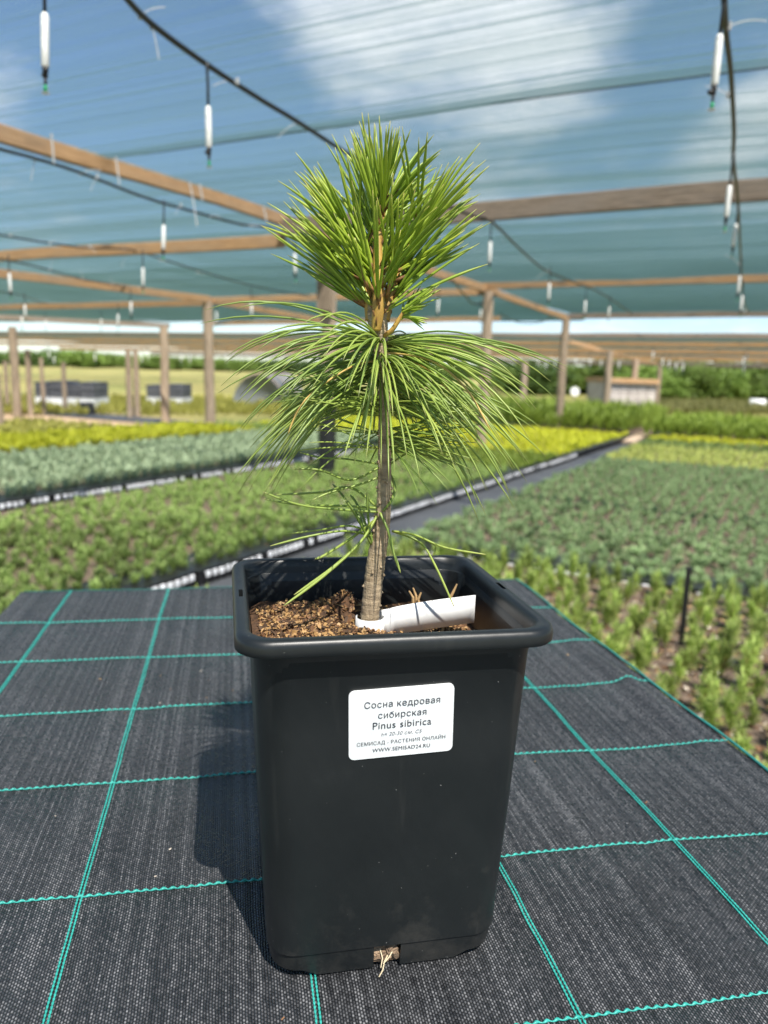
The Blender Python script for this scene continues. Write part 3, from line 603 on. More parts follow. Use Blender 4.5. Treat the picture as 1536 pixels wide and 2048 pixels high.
# white shed behind the posts
b0 = at(1216, 838, 0); b1 = b0 + (atd(1306, 834, (b0-EYE).dot(FW))-b0); b1.z = 0; d = b1-b0; L = d.length; rz = math.atan2(d.y, d.x)
sh = empty('garden_shed', b0, rz); tag(sh, 'pale panelled shed with a flat wooden roof edge beyond the tall plants', 'shed')
hh = atd(1260, 766, (b0-EYE).dot(FW)).z
M_shed = noisy('pale_panel', (.36, .32, .29), (.55, .50, .46), 2.5, .7)
m = MB(); m.box((L/2, 1.2, hh/2), (L, 2.4, hh)); link('wall', m.build('wall', M_shed), sh)
for r in range(4):
    for c in range(5):
        m = MB(); m.box((L*(c+.5)/5, -.02, hh*(r+.5)/4), (L/5*.93, .04, hh/4*.9)); link('panel', m.build('panel', M_shed), sh)
m = MB(); m.box((L/2, 1.2, hh+.06), (L*1.06, 2.7, .12)); link('roof', m.build('roof', M_wood), sh)
b = at(1146, 830, 0); dep = (b-EYE).dot(FW); root = empty('round_sign', b); tag(root, 'round white disc on a short pole in front of the trees', 'sign')
zc = atd(1146, 783, dep).z; m = MB(); m.tube([(0, 0, 0), (0, 0, zc-.05)], .03, 6); link('pole', m.build('pole', M_post), root)
m = MB(); dv = Vector((FW.x, FW.y, 0)).normalized(); m.tube([Vector((0, 0, zc))-dv*.05, Vector((0, 0, zc))-dv*.02, Vector((0, 0, zc))], [dep*8.5/FPX, dep*9/FPX, dep*9/FPX], 20); link('disc', m.build('disc', M_white), root)
b = at(1514, 818, 0); dep = (b-EYE).dot(FW); s = dep/FPX; m = MB()
m.tube([Vector((-15*s, 0, 10*s)), Vector((-14*s, 0, 10*s)), Vector((14*s, 0, 10*s)), Vector((15*s, 0, 10*s))], [7*s, 10*s, 10*s, 7*s], 16)
tag(link('water_drum', m.build('water_drum', M_white, True), loc=b), 'white drum lying on its side in the rough grass', 'drum')
# grey tunnel seen through the needles
b = at(515, 812, 0); dep = (b-EYE).dot(FW); s = dep/FPX; m = MB(); arc = [(math.cos(a)*50*s, math.sin(a)*62*s) for a in np.linspace(0, math.pi, 13)]
v = [(x, y, z) for y in (0, 6) for x, z in arc]; m.add(v, [(i, i+1, 14+i, 13+i) for i in range(12)]+[tuple(range(13))])
root = link('poly_tunnel', m.build('poly_tunnel', noisy('grey_film', (.17, .19, .20), (.27, .29, .31), 2, .5), True), loc=b); root.rotation_euler = (0, 0, YAW)
tag(root, 'grey film tunnel behind the drooping needles', 'tunnel')
for i in range(4):
    m = MB(); m.tube([(x*1.01, .3+i*1.8, z*1.01+.01) for x, z in arc], .03, 5); link('hoop', m.build('hoop', M_grey_wood), root)
p0 = at(1258, 884, .05); p1 = at(1318, 852, .05); beam('plank', p0, p1, .22, .04, noisy('pale_plank', (.42, .30, .20), (.60, .46, .33), 5, .8, 5, (1, 9, 9)), 'pale plank lying at the end of the path', None)['category'] = 'plank'
# ---------------------------------------------------------------- trees
M_leafA = leafmat('tree_leaf', (.13, .22, .04), (.25, .34, .08), .25, .3); M_leafB = leafmat('tree_leaf_dark', (.075, .14, .04), (.15, .22, .06), .25, .3); M_bark = noisy('bark', (.06, .045, .035), (.15, .12, .09), 8, .9, stretch=(6, 6, 1))
def crown_mesh(seed, n, mat, cone=False):
    r = np.random.default_rng(seed); cl = 34
    cc = r.normal(size=(cl, 3)); cc /= np.linalg.norm(cc, axis=1)[:, None]; cc *= (r.random(cl)**.45)[:, None]
    cc[:, 2] = cc[:, 2]*.5+.5
    rad = np.ones(cl)
    if cone: k = 1-cc[:, 2]*.85; cc[:, 0] *= k*.7; cc[:, 1] *= k*.7
    w = r.integers(0, cl, n); P = cc[w]*[.42, .42, .9]+r.normal(size=(n, 3))*.07
    nr = r.normal(size=(n, 3)); nr /= np.linalg.norm(nr, axis=1)[:, None]; t = np.cross(nr, r.normal(size=(n, 3))); t /= np.linalg.norm(t, axis=1)[:, None]; bt = np.cross(nr, t)
    s = (.018+.02*r.random(n))[:, None]
    V = np.stack([P-t*s*1.3, P-bt*s*.7, P+t*s*1.3, P+bt*s*.7], 1).reshape(-1, 3); V[:, 2] = np.maximum(V[:, 2], .06)
    return np_mesh('crown', V, np.arange(n*4).reshape(n, 4), [mat])
CR = [crown_mesh(1, 3600, M_leafA), crown_mesh(2, 3600, M_leafB), crown_mesh(3, 3600, M_leafA), crown_mesh(4, 3200, M_leafB, True)]
def trunk_mesh(seed):
    r = random.Random(seed); m = MB(); m.tube([(0, 0, 0), (.01, 0, .2), (-.01, .01, .45), (0, 0, .8)], [.028, .022, .016, .005], 7)
    for i in range(6):
        a = r.uniform(0, 6.28); z = .2+.09*i; m.tube([(0, 0, z), (math.cos(a)*.14, math.sin(a)*.14, z+.1), (math.cos(a)*.27, math.sin(a)*.27, z+.16)], [.011, .007, .003], 5)
    return m.build('trunk', M_bark)
TRK = [trunk_mesh(i) for i in range(2)]
def tree(p, h, w, kind, label, group):
    root = empty('tree', p, random.uniform(0, 6)); tag(root, label, 'tree', group)
    c = link('crown', CR[kind], root); c.scale = (w, w, h); t = link('trunk', TRK[kind % 2], root); t.scale = (h, h, h)
GT = 'trees behind the nursery'
for k in range(26):
    px = 1010+k*22+random.uniform(-8, 8); dep = random.uniform(44, 58); p = atd(px, 800, dep); p.z = -.1
    tp = random.uniform(700, 728); h = atd(px, tp, dep).z
    tree(p, h, random.uniform(3.2, 4.6), random.choice([0, 1, 2, 0]), 'green leafy tree in the row behind the shed and lower house', GT)
for k in range(8):
    px = 1290+k*34+random.uniform(-10, 10); dep = random.uniform(36, 42); p = atd(px, 800, dep); p.z = -.1
    tree(p, random.uniform(1.1, 2.3), random.uniform(1.8, 3.2), random.choice([0, 2]), 'low green bush in the rough grass between the shed and the drum', 'bushes in the rough grass')
p = atd(1345, 760, 46); p.z = 0; tree(p, atd(1333, 760, 46).z+.9, 2.6, 3, 'dark pointed tree next to the shed', GT)
p = atd(1333, 760, 62); p.z = 0; tree(p, atd(1333, 664, 62).z, 2.6, 0, 'tall tree whose top pokes above the lower house roof', GT)
for k in range(46):
    px = -60+k*25+random.uniform(-10, 10); dep = random.uniform(105, 135); p = atd(px, 760, dep); p.z = -.2
    h = atd(px, random.uniform(712, 728), dep).z+ (1.6 if px < 300 else 0)
    tree(p, max(2.5, h), random.uniform(5, 8), random.choice([0, 1, 2, 2]), 'far tree in the wood beyond the dry meadow', 'trees beyond the dry meadow')
# grass tufts that break the field's edge
field('meadow_grass', [(p.x, p.y, 0) for p in [at(random.uniform(-30, 640), random.uniform(800, 832), 0) for _ in range(1500)]], [blades(14, .08, .12, .14, .014, 300+i, (.7, 1.5), 4, stem=False) for i in range(3)], M_olive, 'rough meadow grass around the stacks of crates', 'grass')
field('meadow_grass', [(p.x, p.y, 0) for p in [at(random.uniform(1300, 1600), random.uniform(795, 832), 0) for _ in range(1500)]], [blades(14, .12, .12, .2, .02, 310+i, (.7, 1.5), 4, stem=False) for i in range(3)], leafmat('rough_grass', (.20, .22, .06), (.36, .33, .14)), 'rough grass around the white drum behind the tall plants', 'grass')
# ---------------------------------------------------------------- table and its cloth
tb = empty('work_table', (TO.x, TO.y, 0), 0); TM = Matrix.Rotation(.6861, 4, 'Z')
tb.rotation_euler = (0, 0, .6861); tag(tb, 'low work table under the woven black ground cover', 'table')
U0, U1, V0, V1 = -.47*.15, 5.0*.15, 1.05*.15, -6.6*.15      # table frame: x along u, y = -v
m = MB(); m.box(((U0+U1)/2, (V0+V1)/2, TZ-.03), (U1-U0-.01, V0-V1-.01, .036)); link('table_board', m.build('table_board', M_wood), tb)
for x in (U0+.06, U1-.06):
    for y in (V0-.06, V1+.06):
        m = MB(); m.box((x, y, (TZ-.05)/2), (.05, .05, TZ-.05)); link('leg', m.build('leg', M_grey_wood), tb)
fb = empty('ground_cover_cloth', (TO.x, TO.y, TZ)); fb.rotation_euler = (0, 0, .6861); tag(fb, 'woven black ground cover cloth with teal grid lines on the table', 'cloth')
def fz(x, y):
    z = .0030*mnoise.noise(Vector((x*5, y*5, 1)))-.0012*max(0, 1-abs(mnoise.noise(Vector((x*4+y*2, y*3, 8))))*14)+.0006*mnoise.noise(Vector((x*17, y*17, 4)))
    # the raised fold along the right edge
    t = (y+.30)/.20
    if abs(t) < 1: z += .007*(1-t*t)**2*math.exp(-((x-(U1-.028))/.012)**2)
    return z
xs = [U0-.004]+list(np.linspace(U0, U1-.07, 60))+list(np.linspace(U1-.065, U1, 18)); ys = list(np.linspace(V1, V0, 130))
v = []; f = []
def drape(x, y):
    return (x, y, fz(x, y))
nx = len(xs)+2; ny = len(ys)+2
for j in range(ny):
    yy = ys[min(max(j-1, 0), len(ys)-1)]; dy = -.16 if j in (0, ny-1) else 0; oy = (.006 if j == ny-1 else -.006 if j == 0 else 0)
    for i in range(nx):
        xx = xs[min(max(i-1, 0), len(xs)-1)]; dx = -.16 if i in (0, nx-1) else 0; ox = (-.006 if i == 0 else .006 if i == nx-1 else 0)
        e = .004*math.sin(yy*23)+.003*math.sin(yy*61+1) if i >= nx-2 else 0
        v.append((xx+ox+e*.5, yy+oy, fz(xx, yy)+min(dx, dy)))
for j in range(ny-1):
    for i in range(nx-1): a = j*nx+i; f.append((a, a+1, a+nx+1, a+nx))
link('woven_sheet', mesh('woven_sheet', v, f, M_fab, True), fb)
def xthread(k):                     # twisted thread across
    y0 = -k*.15; m = MB(); P = []; R = []; n = int((U1-U0)/.0010); sd = random.random()*30
    for i in range(n+1):
        x = U0+(U1-U0)*i/n; ph = x/.0062*2*math.pi
        wob = .0022*mnoise.noise(Vector((x*5, sd, 0)))+.0008*mnoise.noise(Vector((x*22, sd, 2)))
        if k == 2 and x > .62: wob += .003*math.sin((x-.62)*22)
        y = y0+wob; P.append((x, y+.00055*math.sin(ph), fz(x, y)+.0009+.0003*math.cos(ph))); R.append(.00078+.00036*math.sin(ph*1.0+1))
    m.tube(P, R, 5); return link('teal_thread', m.build('teal_thread', M_thread, True), fb)
for k in range(0, 7): xthread(k)
def ythread(k):                     # paired stitched threads along
    m = MB(); x0 = k*.15; sd = random.random()*30
    for s_ in (-1, 1):
        P = []; R = []; n = int((V0-V1)/.0010)
        for i in range(n+1):
            y = V1+(V0-V1)*i/n; ph = y/.0031*2*math.pi; x = x0+s_*.00125+.0022*mnoise.noise(Vector((y*4, sd, 0)))+.0004*mnoise.noise(Vector((y*40, sd, 2)))
            P.append((x, y, fz(x, y)+.0006)); R.append(.00074+.00030*math.sin(ph+s_))
        m.tube(P, R, 4)
    return link('teal_thread', m.build('teal_thread', M_thread, True), fb)
for k in range(0, 5): ythread(k)
m = MB(); m.tube([(U1+.001+.004*math.sin(y*23)*.5, y, fz(U1, y)+.0012) for y in np.linspace(V1, V0, 160)], .0016, 5); link('teal_selvage', m.build('teal_selvage', M_thread2, True), fb)
m = MB(); m.tube([(x, V0+.001, fz(x, V0)+.0003) for x in np.linspace(U0, U1, 60)], .0005, 5); link('teal_selvage', m.build('teal_selvage', M_thread2, True), fb)
pts = []
for (cx_, cy_, n_, sp_) in ((1.15, 1.6, 9, .25), (1.75, 3.9, 6, .25), (3.6, 2.8, 8, .9), (.6, 4.2, 6, .6), (2.2, 5.1, 6, .5), (4.4, 1.2, 5, .4)):
    for _ in range(n_):
        x, y = (cx_+random.gauss(0, sp_))*.15, -(cy_+random.gauss(0, sp_))*.15; w_ = TO+TU*x-TV*y; pts.append((w_.x, w_.y, TZ+fz(x, y)+.0006))
flakes(pts, .0008, .0028, .3, [M_ch4, M_ch1, M_ch2], 'soil_crumbs', 'pale crumbs and bits of litter scattered on the cloth', 'crumbs')
# ---------------------------------------------------------------- the pot
PYAW = .69297; PC = Vector((-.23517, .42867, TZ+.0022)) + RT*.0022 - yawed(0, 1)*.0042; PK = 1.03
pot = empty('plant_pot', PC, PYAW); tag(pot, 'square dark grey plastic pot with a rolled rim and a white label', 'pot')
PM = Matrix.Translation(PC) @ Matrix.Rotation(PYAW, 4, 'Z'); PMI = PM.inverted()
FR = [-1, -.82, -.72, -.5, -.3, -.16, -.11, 0, .11, .16, .3, .5, .72, .82]; CN = 8
def perim(hw, r, z, lift=0.0):
    """closed rounded square, 4 x (14 + 8) points; side 0 is the front (-y)"""
    out = []
    for sd in range(4):
        R = Matrix.Rotation(sd*math.pi/2, 3, 'Z')
        for q in FR: out.append(R @ Vector((q*(hw-r), -hw, z+(lift if abs(q) > .95 else 0))))
        for c in range(CN):
            a = -math.pi/2+math.pi/2*c/CN; out.append(R @ Vector((hw-r+r*math.cos(a), -(hw-r)+r*math.sin(a), z+lift)))
    return out
body = [(0.0, .0680, .020, .0042), (.0085, .0690, .021, 0), (.0156, .0695, .021, 0), (.0164, .0705, .021, 0), (.03, .0709, .021, 0), (.10, .0743, .021, 0), (.16, .0767, .021, 0), (.2105, .0788, .021, 0), (.2112, .0793, .021, 0),
        (.2114, .0872, .024, 0), (.2112, .0880, .025, 0), (.2120, .0885, .025, 0), (.2142, .0886, .025, 0), (.2170, .0885, .025, 0), (.2193, .0878, .0245, 0), (.2204, .0864, .024, 0), (.2207, .0850, .023, 0), (.2207, .0826, .022, 0), (.2203, .0812, .021, 0), (.2190, .0802, .0205, 0), (.2150, .0793, .020, 0), (.19, .0775, .020, 0), (.165, .0758, .020, 0)]
NP = 4*(len(FR)+CN); V = []
body = [(z, hw*PK, r*(.78 if hw > .0795 else .9), lf) for z, hw, r, lf in body]
for (z, hw, r, lf) in body: V += perim(hw, r, z, lf)
F = []; FE = []
SL = len(FR)+CN
for i in range(len(body)-1):
    for k in range(NP):
        sd, q = divmod(k, SL)
        if i <= 1 and q in (5, 6, 7, 8): continue                     # drain notch in every side
        if i in (16,) and sd in (1, 3) and q in (6, 7): continue       # slot in the rim
        F.append((i*NP+k, i*NP+(k+1) % NP, (i+1)*NP+(k+1) % NP, (i+1)*NP+k)); FE.append('e' if i == 2 else '')
def quad_in(a, b, d): 
    n = len(V); V.extend([a, b, b+d, a+d]); F.append((n, n+1, n+2, n+3))
for sd in range(4):
    R = Matrix.Rotation(sd*math.pi/2, 3, 'Z'); inn = R @ Vector((0, .0035, 0))
    for q in (5, 9):
        for i in (0, 1): quad_in(V[i*NP+sd*SL+q], V[(i+1)*NP+sd*SL+q], inn)
    for q in (5, 6, 7, 8): quad_in(V[2*NP+sd*SL+q], V[2*NP+sd*SL+q+1], inn)
for sd in (1, 3):
    dn = Vector((0, 0, -.010))
    for q in (6, 7):
        for i in (16, 17): quad_in(V[i*NP+sd*SL+q], V[i*NP+sd*SL+q+1], dn)
    for q in (6, 8): quad_in(V[16*NP+sd*SL+q], V[17*NP+sd*SL+q], dn)
n = len(V); V += perim(.0665*PK, .02, .0162, 0)
F.append(tuple(range(n, n+NP)))
me = mesh('pot_shell', V, F, [M_pot, noisy('worn_edge', (.02, .022, .023), (.30, .30, .29), 90, .6, 5, lo=.4, hi=.62)], True, mi=[1 if q == 'e' else 0 for q in FE]+[0]*(len(F)-len(FE)))
pb = link('pot_shell', me, pot)
try: me.set_sharp_from_angle(angle=math.radians(40))
except Exception: pass
# root ball showing in the drain notch, with a few pale roots
m = MB()
for i in range(60): 
    x, z = random.uniform(-.011, .011), random.uniform(.001, .015); s = random.uniform(.003, .006)
    m.box((x*.62, -.0650+random.uniform(-.002, .0015), .003+z*.75), (s, s, s*.8), 0, Matrix.Rotation(random.uniform(0, 3), 3, (random.random(), random.random(), 1)))
m.box((0, -.061, .008), (.03, .01, .0155))
M_root = noisy('rooty_soil', (.08, .05, .03), (.36, .25, .16), 180, .85, bs=.5, bd=.002)
rb = link('root_ball', m.build('root_ball', M_root), pot)
m = MB()
for a in ([(.002, -.068, .008), (-.002, -.0725, .005), (-.0035, -.0755, .002), (-.0065, -.079, .0008)], [(.005, -.068, .010), (.001, -.072, .0075), (-.003, -.0740, .005)], [(-.004, -.068, .011), (-.003, -.0715, .007), (-.0045, -.0745, .003)]):
    m.tube(a, [.00042]*(len(a)-1)+[.0003], 5)
link('root', m.build('root', plain('pale_root', (.55, .46, .30), .7)), rb)
# label on the front face, found where the sight lines meet that face
def face_hit(px, py, off=.0):
    o = PMI @ EYE; d = (PMI.to_3x3() @ ray(px, py))
    z0, h0, z1, h1 = .03, .0709*PK, .2075, .0787*PK; sl_ = (h1-h0)/(z1-z0)      # face: y = -(h0+(z-z0)*sl)
    t = (-(h0+(o.z-z0)*sl_)-o.y)/(d.y+sl_*d.z); return o+d*t
c4 = [face_hit(*p) for p in ((699, 1382), (908, 1365), (904, 1499), (695, 1520))]
cen = sum(c4, Vector())/4; SW = ((c4[1]-c4[0]).length+(c4[2]-c4[3]).length)/2; SH = ((c4[0]-c4[3]).length+(c4[1]-c4[2]).length)/2
ex = ((c4[1]-c4[0])+(c4[2]-c4[3])).normalized(); slope = (.0787-.0709)*PK/(.2075-.03); nrm = Vector((0, -1, -slope)).normalized()
ex = (ex-nrm*ex.dot(nrm)).normalized(); ey = nrm.cross(ex)
def lab_m(off): 
    p = cen+nrm*off; return Matrix(((ex.x, ey.x, nrm.x, p.x), (ex.y, ey.y, nrm.y, p.y), (ex.z, ey.z, nrm.z, p.z), (0, 0, 0, 1)))
rc = .0033; out = []
for sx_, sy_, a0 in ((1, 1, 0), (-1, 1, 90), (-1, -1, 180), (1, -1, 270)):
    for k in range(7): a = math.radians(a0+k*15); out.append((sx_*(SW/2-rc)+rc*math.cos(a), sy_*(SH/2-rc)+rc*math.sin(a)))
n = len(out); v = [(x, y, .00025) for x, y in out]+[(x, y, -.0006) for x, y in out]
f = [tuple(range(n))]+[(i, n+i, n+(i+1) % n, (i+1) % n) for i in range(n)]
M_paper = noisy('label_paper', (.66, .69, .70), (.72, .74, .75), 40, .5)
M_ink = plain('ink', (.035, .035, .045), .6); M_ink2 = plain('grey_ink', (.16, .16, .18), .6)
st = link('label_sticker', mesh('label_sticker', v, f, M_paper), pot); st.matrix_local = lab_m(.0006); st['label'] = 'white printed paper label'
def glyph_mesh(txt, ital):
    """outlines of the built-in font, filled by the even-odd rule"""
    from mathutils.geometry import delaunay_2d_cdt
    cu = bpy.data.curves.new('lettering', 'FONT'); cu.body = txt; cu.fill_mode = 'NONE'; cu.resolution_u = 4; cu.space_character = 1.06; cu.shear = .22 if ital else 0
    o = bpy.data.objects.new('lettering_curve', cu); col.objects.link(o); bpy.context.view_layer.update()
    me = bpy.data.meshes.new_from_object(o.evaluated_get(bpy.context.evaluated_depsgraph_get())); bpy.data.objects.remove(o); bpy.data.curves.remove(cu)
    nb = {}
    for e in me.edges:
        i, j = e.vertices; nb.setdefault(i, []).append(j); nb.setdefault(j, []).append(i)
    seen = set(); V = []; E = []
    for v0 in nb:
        if v0 in seen: continue
        L = [v0]; seen.add(v0); cur = v0
        while True:
            nx = [x for x in nb[cur] if x not in seen]
            if not nx: break
            cur = nx[0]; seen.add(cur); L.append(cur)
        Q = [me.vertices[i].co.xy.copy() for i in L]; D = [p for i, p in enumerate(Q) if (p-Q[i-1]).length > 1e-4]
        o0 = len(V); V += D; E += [(o0+i, o0+(i+1) % len(D)) for i in range(len(D))]
    r = delaunay_2d_cdt(V, E, [], 0, 1e-5)
    P = np.array([(p.x, p.y) for p in r[0]]); T = np.array(r[2]); C = P[T].mean(1)
    A = np.array([V[i] for i, j in E]); B = np.array([V[j] for i, j in E])
    y = C[:, 1:2]; cr = (A[:, 1] > y) != (B[:, 1] > y)
    with np.errstate(all='ignore'): xx = A[:, 0]+(y-A[:, 1])*(B[:, 0]-A[:, 0])/(B[:, 1]-A[:, 1])
    keep = (np.where(cr, xx > C[:, 0:1], False).sum(1) % 2) == 1
    q = bpy.data.meshes.new('lettering'); q.from_pydata([(x, yy, 0) for x, yy in P], [], [tuple(t) for t in T[keep]]); q.update(); bpy.data.meshes.remove(me); return q
def lettering(txt, fx, fy, fw, ital, mat):
    me = glyph_mesh(txt, ital); used_ = {i for p in me.polygons for i in p.vertices}
    xs_ = [me.vertices[i].co.x for i in used_]; w = max(xs_)-min(xs_); k = fw*SW/w
    me.transform(Matrix.Translation((-(max(xs_)+min(xs_))/2, -.35, 0))); me.transform(Matrix.Scale(k, 4)); me.materials.append(mat)
    return link('lettering', me, st, loc=((fx-.5)*SW, (.5-fy)*SH, .0006))
for a in (('Сосна кедровая', .505, .215, .72, 0, M_ink), ('сибирская', .505, .375, .46, 0, M_ink), ('Pinus sibirica', .505, .52, .56, 0, M_ink), ('h= 20-30 см, C5', .50, .655, .39, 1, M_ink2), ('СЕМИСАД - РАСТЕНИЯ ОНЛАЙН', .50, .775, .85, 0, M_ink), ('WWW.SEMISAD24.RU', .50, .88, .555, 0, M_ink)): lettering(*a)
# soil in the pot
SOZ = .1925; LUMP = PMI @ at(688, 1228, TZ+.198)
def soz(x, y):
    z = SOZ+.0035*mnoise.noise(Vector((x*45, y*45, 2)))+.002*mnoise.noise(Vector((x*140, y*140, 5)))
    z += .017*math.exp(-(((x-LUMP.x)/.012)**2+((y-LUMP.y)/.010)**2))        # a lump behind the trunk
    z += .004*math.exp(-(((x+.055)/.03)**2+((y-.0)/.05)**2)) - .0115*math.exp(-(((x-.052)/.040)**4+((y-.025)/.055)**4)) - .003*math.exp(-(((y-.07)/.03)**2))
    return z
v = []; f = []; g = 70; hw = .0768*PK
for j in range(g+1):
    for i in range(g+1):
        x, y = -hw+2*hw*i/g, -hw+2*hw*j/g
        # pull the square's corners onto the rounded wall
        r = .0198; ax, ay = abs(x)-(hw-r), abs(y)-(hw-r)
        if ax > 0 and ay > 0:
            d = math.hypot(ax, ay)
            if d > r: x = math.copysign(hw-r+ax*r/d, x); y = math.copysign(hw-r+ay*r/d, y)
        v.append((x, y, soz(x, y)))
for j in range(g):
    for i in range(g): a = j*(g+1)+i; f.append((a, a+1, a+g+2, a+g+1))
M_psoil = noisy('potting_soil', (.02, .010, .005), (.13, .065, .028), 160, .9, 6, bs=.7, bd=.004)
o = link('potting_soil', mesh('potting_soil', v, f, M_psoil, True), mw=PM); tag(o, 'brown potting soil filling the square pot', 'soil', kind='stuff')
pts = []
for i in range(6500):
    x, y = random.uniform(-.074, .074), random.uniform(-.074, .074)
    if abs(x) > .060 and abs(y) > .060: continue
    pts.append(PM @ Vector((x, y, soz(x, y)+random.uniform(-.0005, .0018))))
flakes(pts, .0012, .0052, .6, [M_ch1, M_ch5, M_ch2, M_ch2, M_ch3, M_ch3, M_ch5], 'wood_chips', 'tan wood chips and fibres strewn over the potting soil', 'wood chips')
# ---------------------------------------------------------------- the pine
PD = .489                                        # its distance in front of the camera, along the ground
FH = Vector((FW.x, FW.y, 0)).normalized()
def pp(px, py, off=0.0):                          # a point of the pine: pixel of the photograph + metres behind its trunk
    d = ray(px, py); return EYE + d*((PD+off)/d.dot(FH))
base = pp(737, 1272)
pine = empty('pine_sapling', base); tag(pine, 'young pine with an upright green tuft and drooping long needles, in the pot', 'pine sapling')
def child(name, me, parent=None):
    o = link(name, me); o.parent = parent or pine; 
    o.location = (0, 0, 0) if parent and parent != pine else -base; return o
def bark():
    m, nt, N, L, b = newmat('pine_bark')
    tc = N.new('ShaderNodeTexCoord')
    rings = tex_noise(N, L, tc.outputs['Object'], 24, 5, .7, (2.0, 2.0, 9)); blot = tex_noise(N, L, tc.outputs['Object'], 130, 5, .65); fib = tex_noise(N, L, tc.outputs['Object'], 500, 3, .6, (1, 1, .2))
    c = ramp(N, L, rings, [(.26, (.08, .056, .035)), (.38, (.24, .18, .115)), (.56, (.40, .32, .215)), (.74, (.29, .22, .14))])
    mx = N.new('ShaderNodeMix'); mx.data_type = 'RGBA'; mx.blend_type = 'MULTIPLY'; mx.inputs[0].default_value = .75; L.new(c, mx.inputs[6])
    L.new(ramp(N, L, blot, [(.3, (.5, .47, .44)), (.6, (1.15, 1.1, 1.0))]), mx.inputs[7]); L.new(mx.outputs[2], b.inputs['Base Color']); b.inputs['Roughness'].default_value = .75
    ad = N.new('ShaderNodeMath'); ad.operation = 'ADD'; L.new(rings, ad.inputs[0]); L.new(fib, ad.inputs[1]); bump(N, L, ad.outputs[0], b, .8, .0016)
    return m
M_pbark = bark()
M_shoot = noisy('young_shoot', (.27, .145, .03), (.55, .35, .075), 110, .6, 5, (1, 1, .5), .5, .001)
M_scale = noisy('bud_scale', (.085, .035, .012), (.33, .17, .06), 300, .7, 4)
def needle_mat(name, stops, rnd=.22, trans=.34):
    m, nt, N, L, b = newmat(name)
    at_ = N.new('ShaderNodeAttribute'); at_.attribute_name = 'along'
    c = ramp(N, L, at_.outputs['Fac'], stops)
    oi = N.new('ShaderNodeObjectInfo'); mr = N.new('ShaderNodeMapRange'); L.new(oi.outputs['Random'], mr.inputs[0]); mr.inputs[3].default_value = 1-rnd; mr.inputs[4].default_value = 1+rnd
    mr2 = N.new('ShaderNodeMapRange'); L.new(oi.outputs['Random'], mr2.inputs[0]); mr2.inputs[3].default_value = .515; mr2.inputs[4].default_value = .488
    hs = N.new('ShaderNodeHueSaturation'); L.new(c, hs.inputs['Color']); L.new(mr.outputs[0], hs.inputs['Value']); L.new(mr2.outputs[0], hs.inputs['Hue']); c = hs.outputs[0]
    L.new(c, b.inputs['Base Color']); b.inputs['Roughness'].default_value = .36; b.inputs['Specular IOR Level'].default_value = .5
    t = N.new('ShaderNodeBsdfTranslucent'); L.new(c, t.inputs[0]); mx = N.new('ShaderNodeMixShader'); mx.inputs[0].default_value = trans
    L.new(b.outputs[0], mx.inputs[1]); L.new(t.outputs[0], mx.inputs[2]); L.new(mx.outputs[0], N['Material Output'].inputs[0]); return m
M_nd = needle_mat('needle_green', [(0, (.42, .47, .07)), (.15, (.33, .455, .042)), (.7, (.34, .47, .048)), (.95, (.43, .50, .09)), (1, (.58, .50, .18))])
M_nd2 = needle_mat('needle_old', [(0, (.33, .41, .09)), (.3, (.31, .43, .08)), (.9, (.36, .46, .115)), (1, (.46, .47, .17))])
# trunk
def spline(pix, sub=8):
    P = smooth_path([pp(a, b, c) for a, b, c, *_ in pix], sub); w = [q[3] for q in pix]; R = []
    for i in range(len(P)): t = i/sub; k = min(int(t), len(w)-2); R.append((w[k]+(w[k+1]-w[k])*(t-k))*PD/FPX/2)
    return P, R
tp = [(736, 1285, 0, 40), (738, 1255, 0, 40), (743, 1200, 0, 42), (751, 1130, 0, 41), (762, 1060, 0, 37), (768, 1000, 0, 31), (769, 940, 0, 29), (769, 860, 0, 27), (769, 790, 0, 24), (766, 735, 0, 23), (764, 705, 0, 24), (761, 682, 0, 31), (757, 655, 0, 40), (754, 630, 0, 45), (752, 605, 0, 40)]
P, R = spline(tp, 14); R = [.94*r*(1+.05*mnoise.noise(Vector((i*.35, 0, 0)))+.03*math.sin(i*1.9)) for i, r in enumerate(R)]
m = MB(); m.tube(P, R, 16)
for i in range(70):                               # old leaf scars standing proud
    k = random.randrange(8, len(P)-30); a = random.uniform(0, 6.28); n_ = RT*math.cos(a)+FH*math.sin(a); c = P[k]+n_*R[k]*.96
    m.tube([c-Vector((0, 0, .0012)), c+n_*.0006, c+Vector((0, 0, .0012))], [.0004, .0011, .0003], 5)
trunk = child('trunk', m.build('trunk', M_pbark, True))
# upright shoots
shoots = []
for pix in ([(752, 660, -.006, 20), (757, 610, -.008, 24), (756, 540, -.006, 21), (757, 480, -.003, 16), (766, 425, 0, 10), (769, 395, 0, 5)],
            [(742, 640, 0, 24), (735, 590, .0, 17), (726, 525, .004, 12), (714, 468, .006, 8)],
            [(768, 640, 0, 24), (784, 580, .004, 17), (808, 515, .006, 12), (838, 458, .008, 8)],
            [(752, 640, .006, 20), (752, 570, .016, 15), (750, 490, .022, 11), (750, 430, .026, 7)]):
    P, R = spline(pix, 8); m = MB(); m.tube(P, R, 10); s_ = child('shoot', m.build('shoot', M_shoot, True))
    m = MB()                                       # papery scales
    for i in range(26):
        k = random.randrange(2, len(P)-1); a = random.uniform(0, 6.28); n_ = RT*math.cos(a)+FH*math.sin(a); c = P[k]+n_*R[k]*.9; ln = random.uniform(.0025, .005)
        m.tube([c, c+n_*ln*.35+Vector((0, 0, ln*.6)), c+n_*ln*.5+Vector((0, 0, ln))], [.0007, .0006, .0002], 5)
    child('bud_scales', m.build('bud_scales', M_scale), s_); shoots.append((P, R, s_))
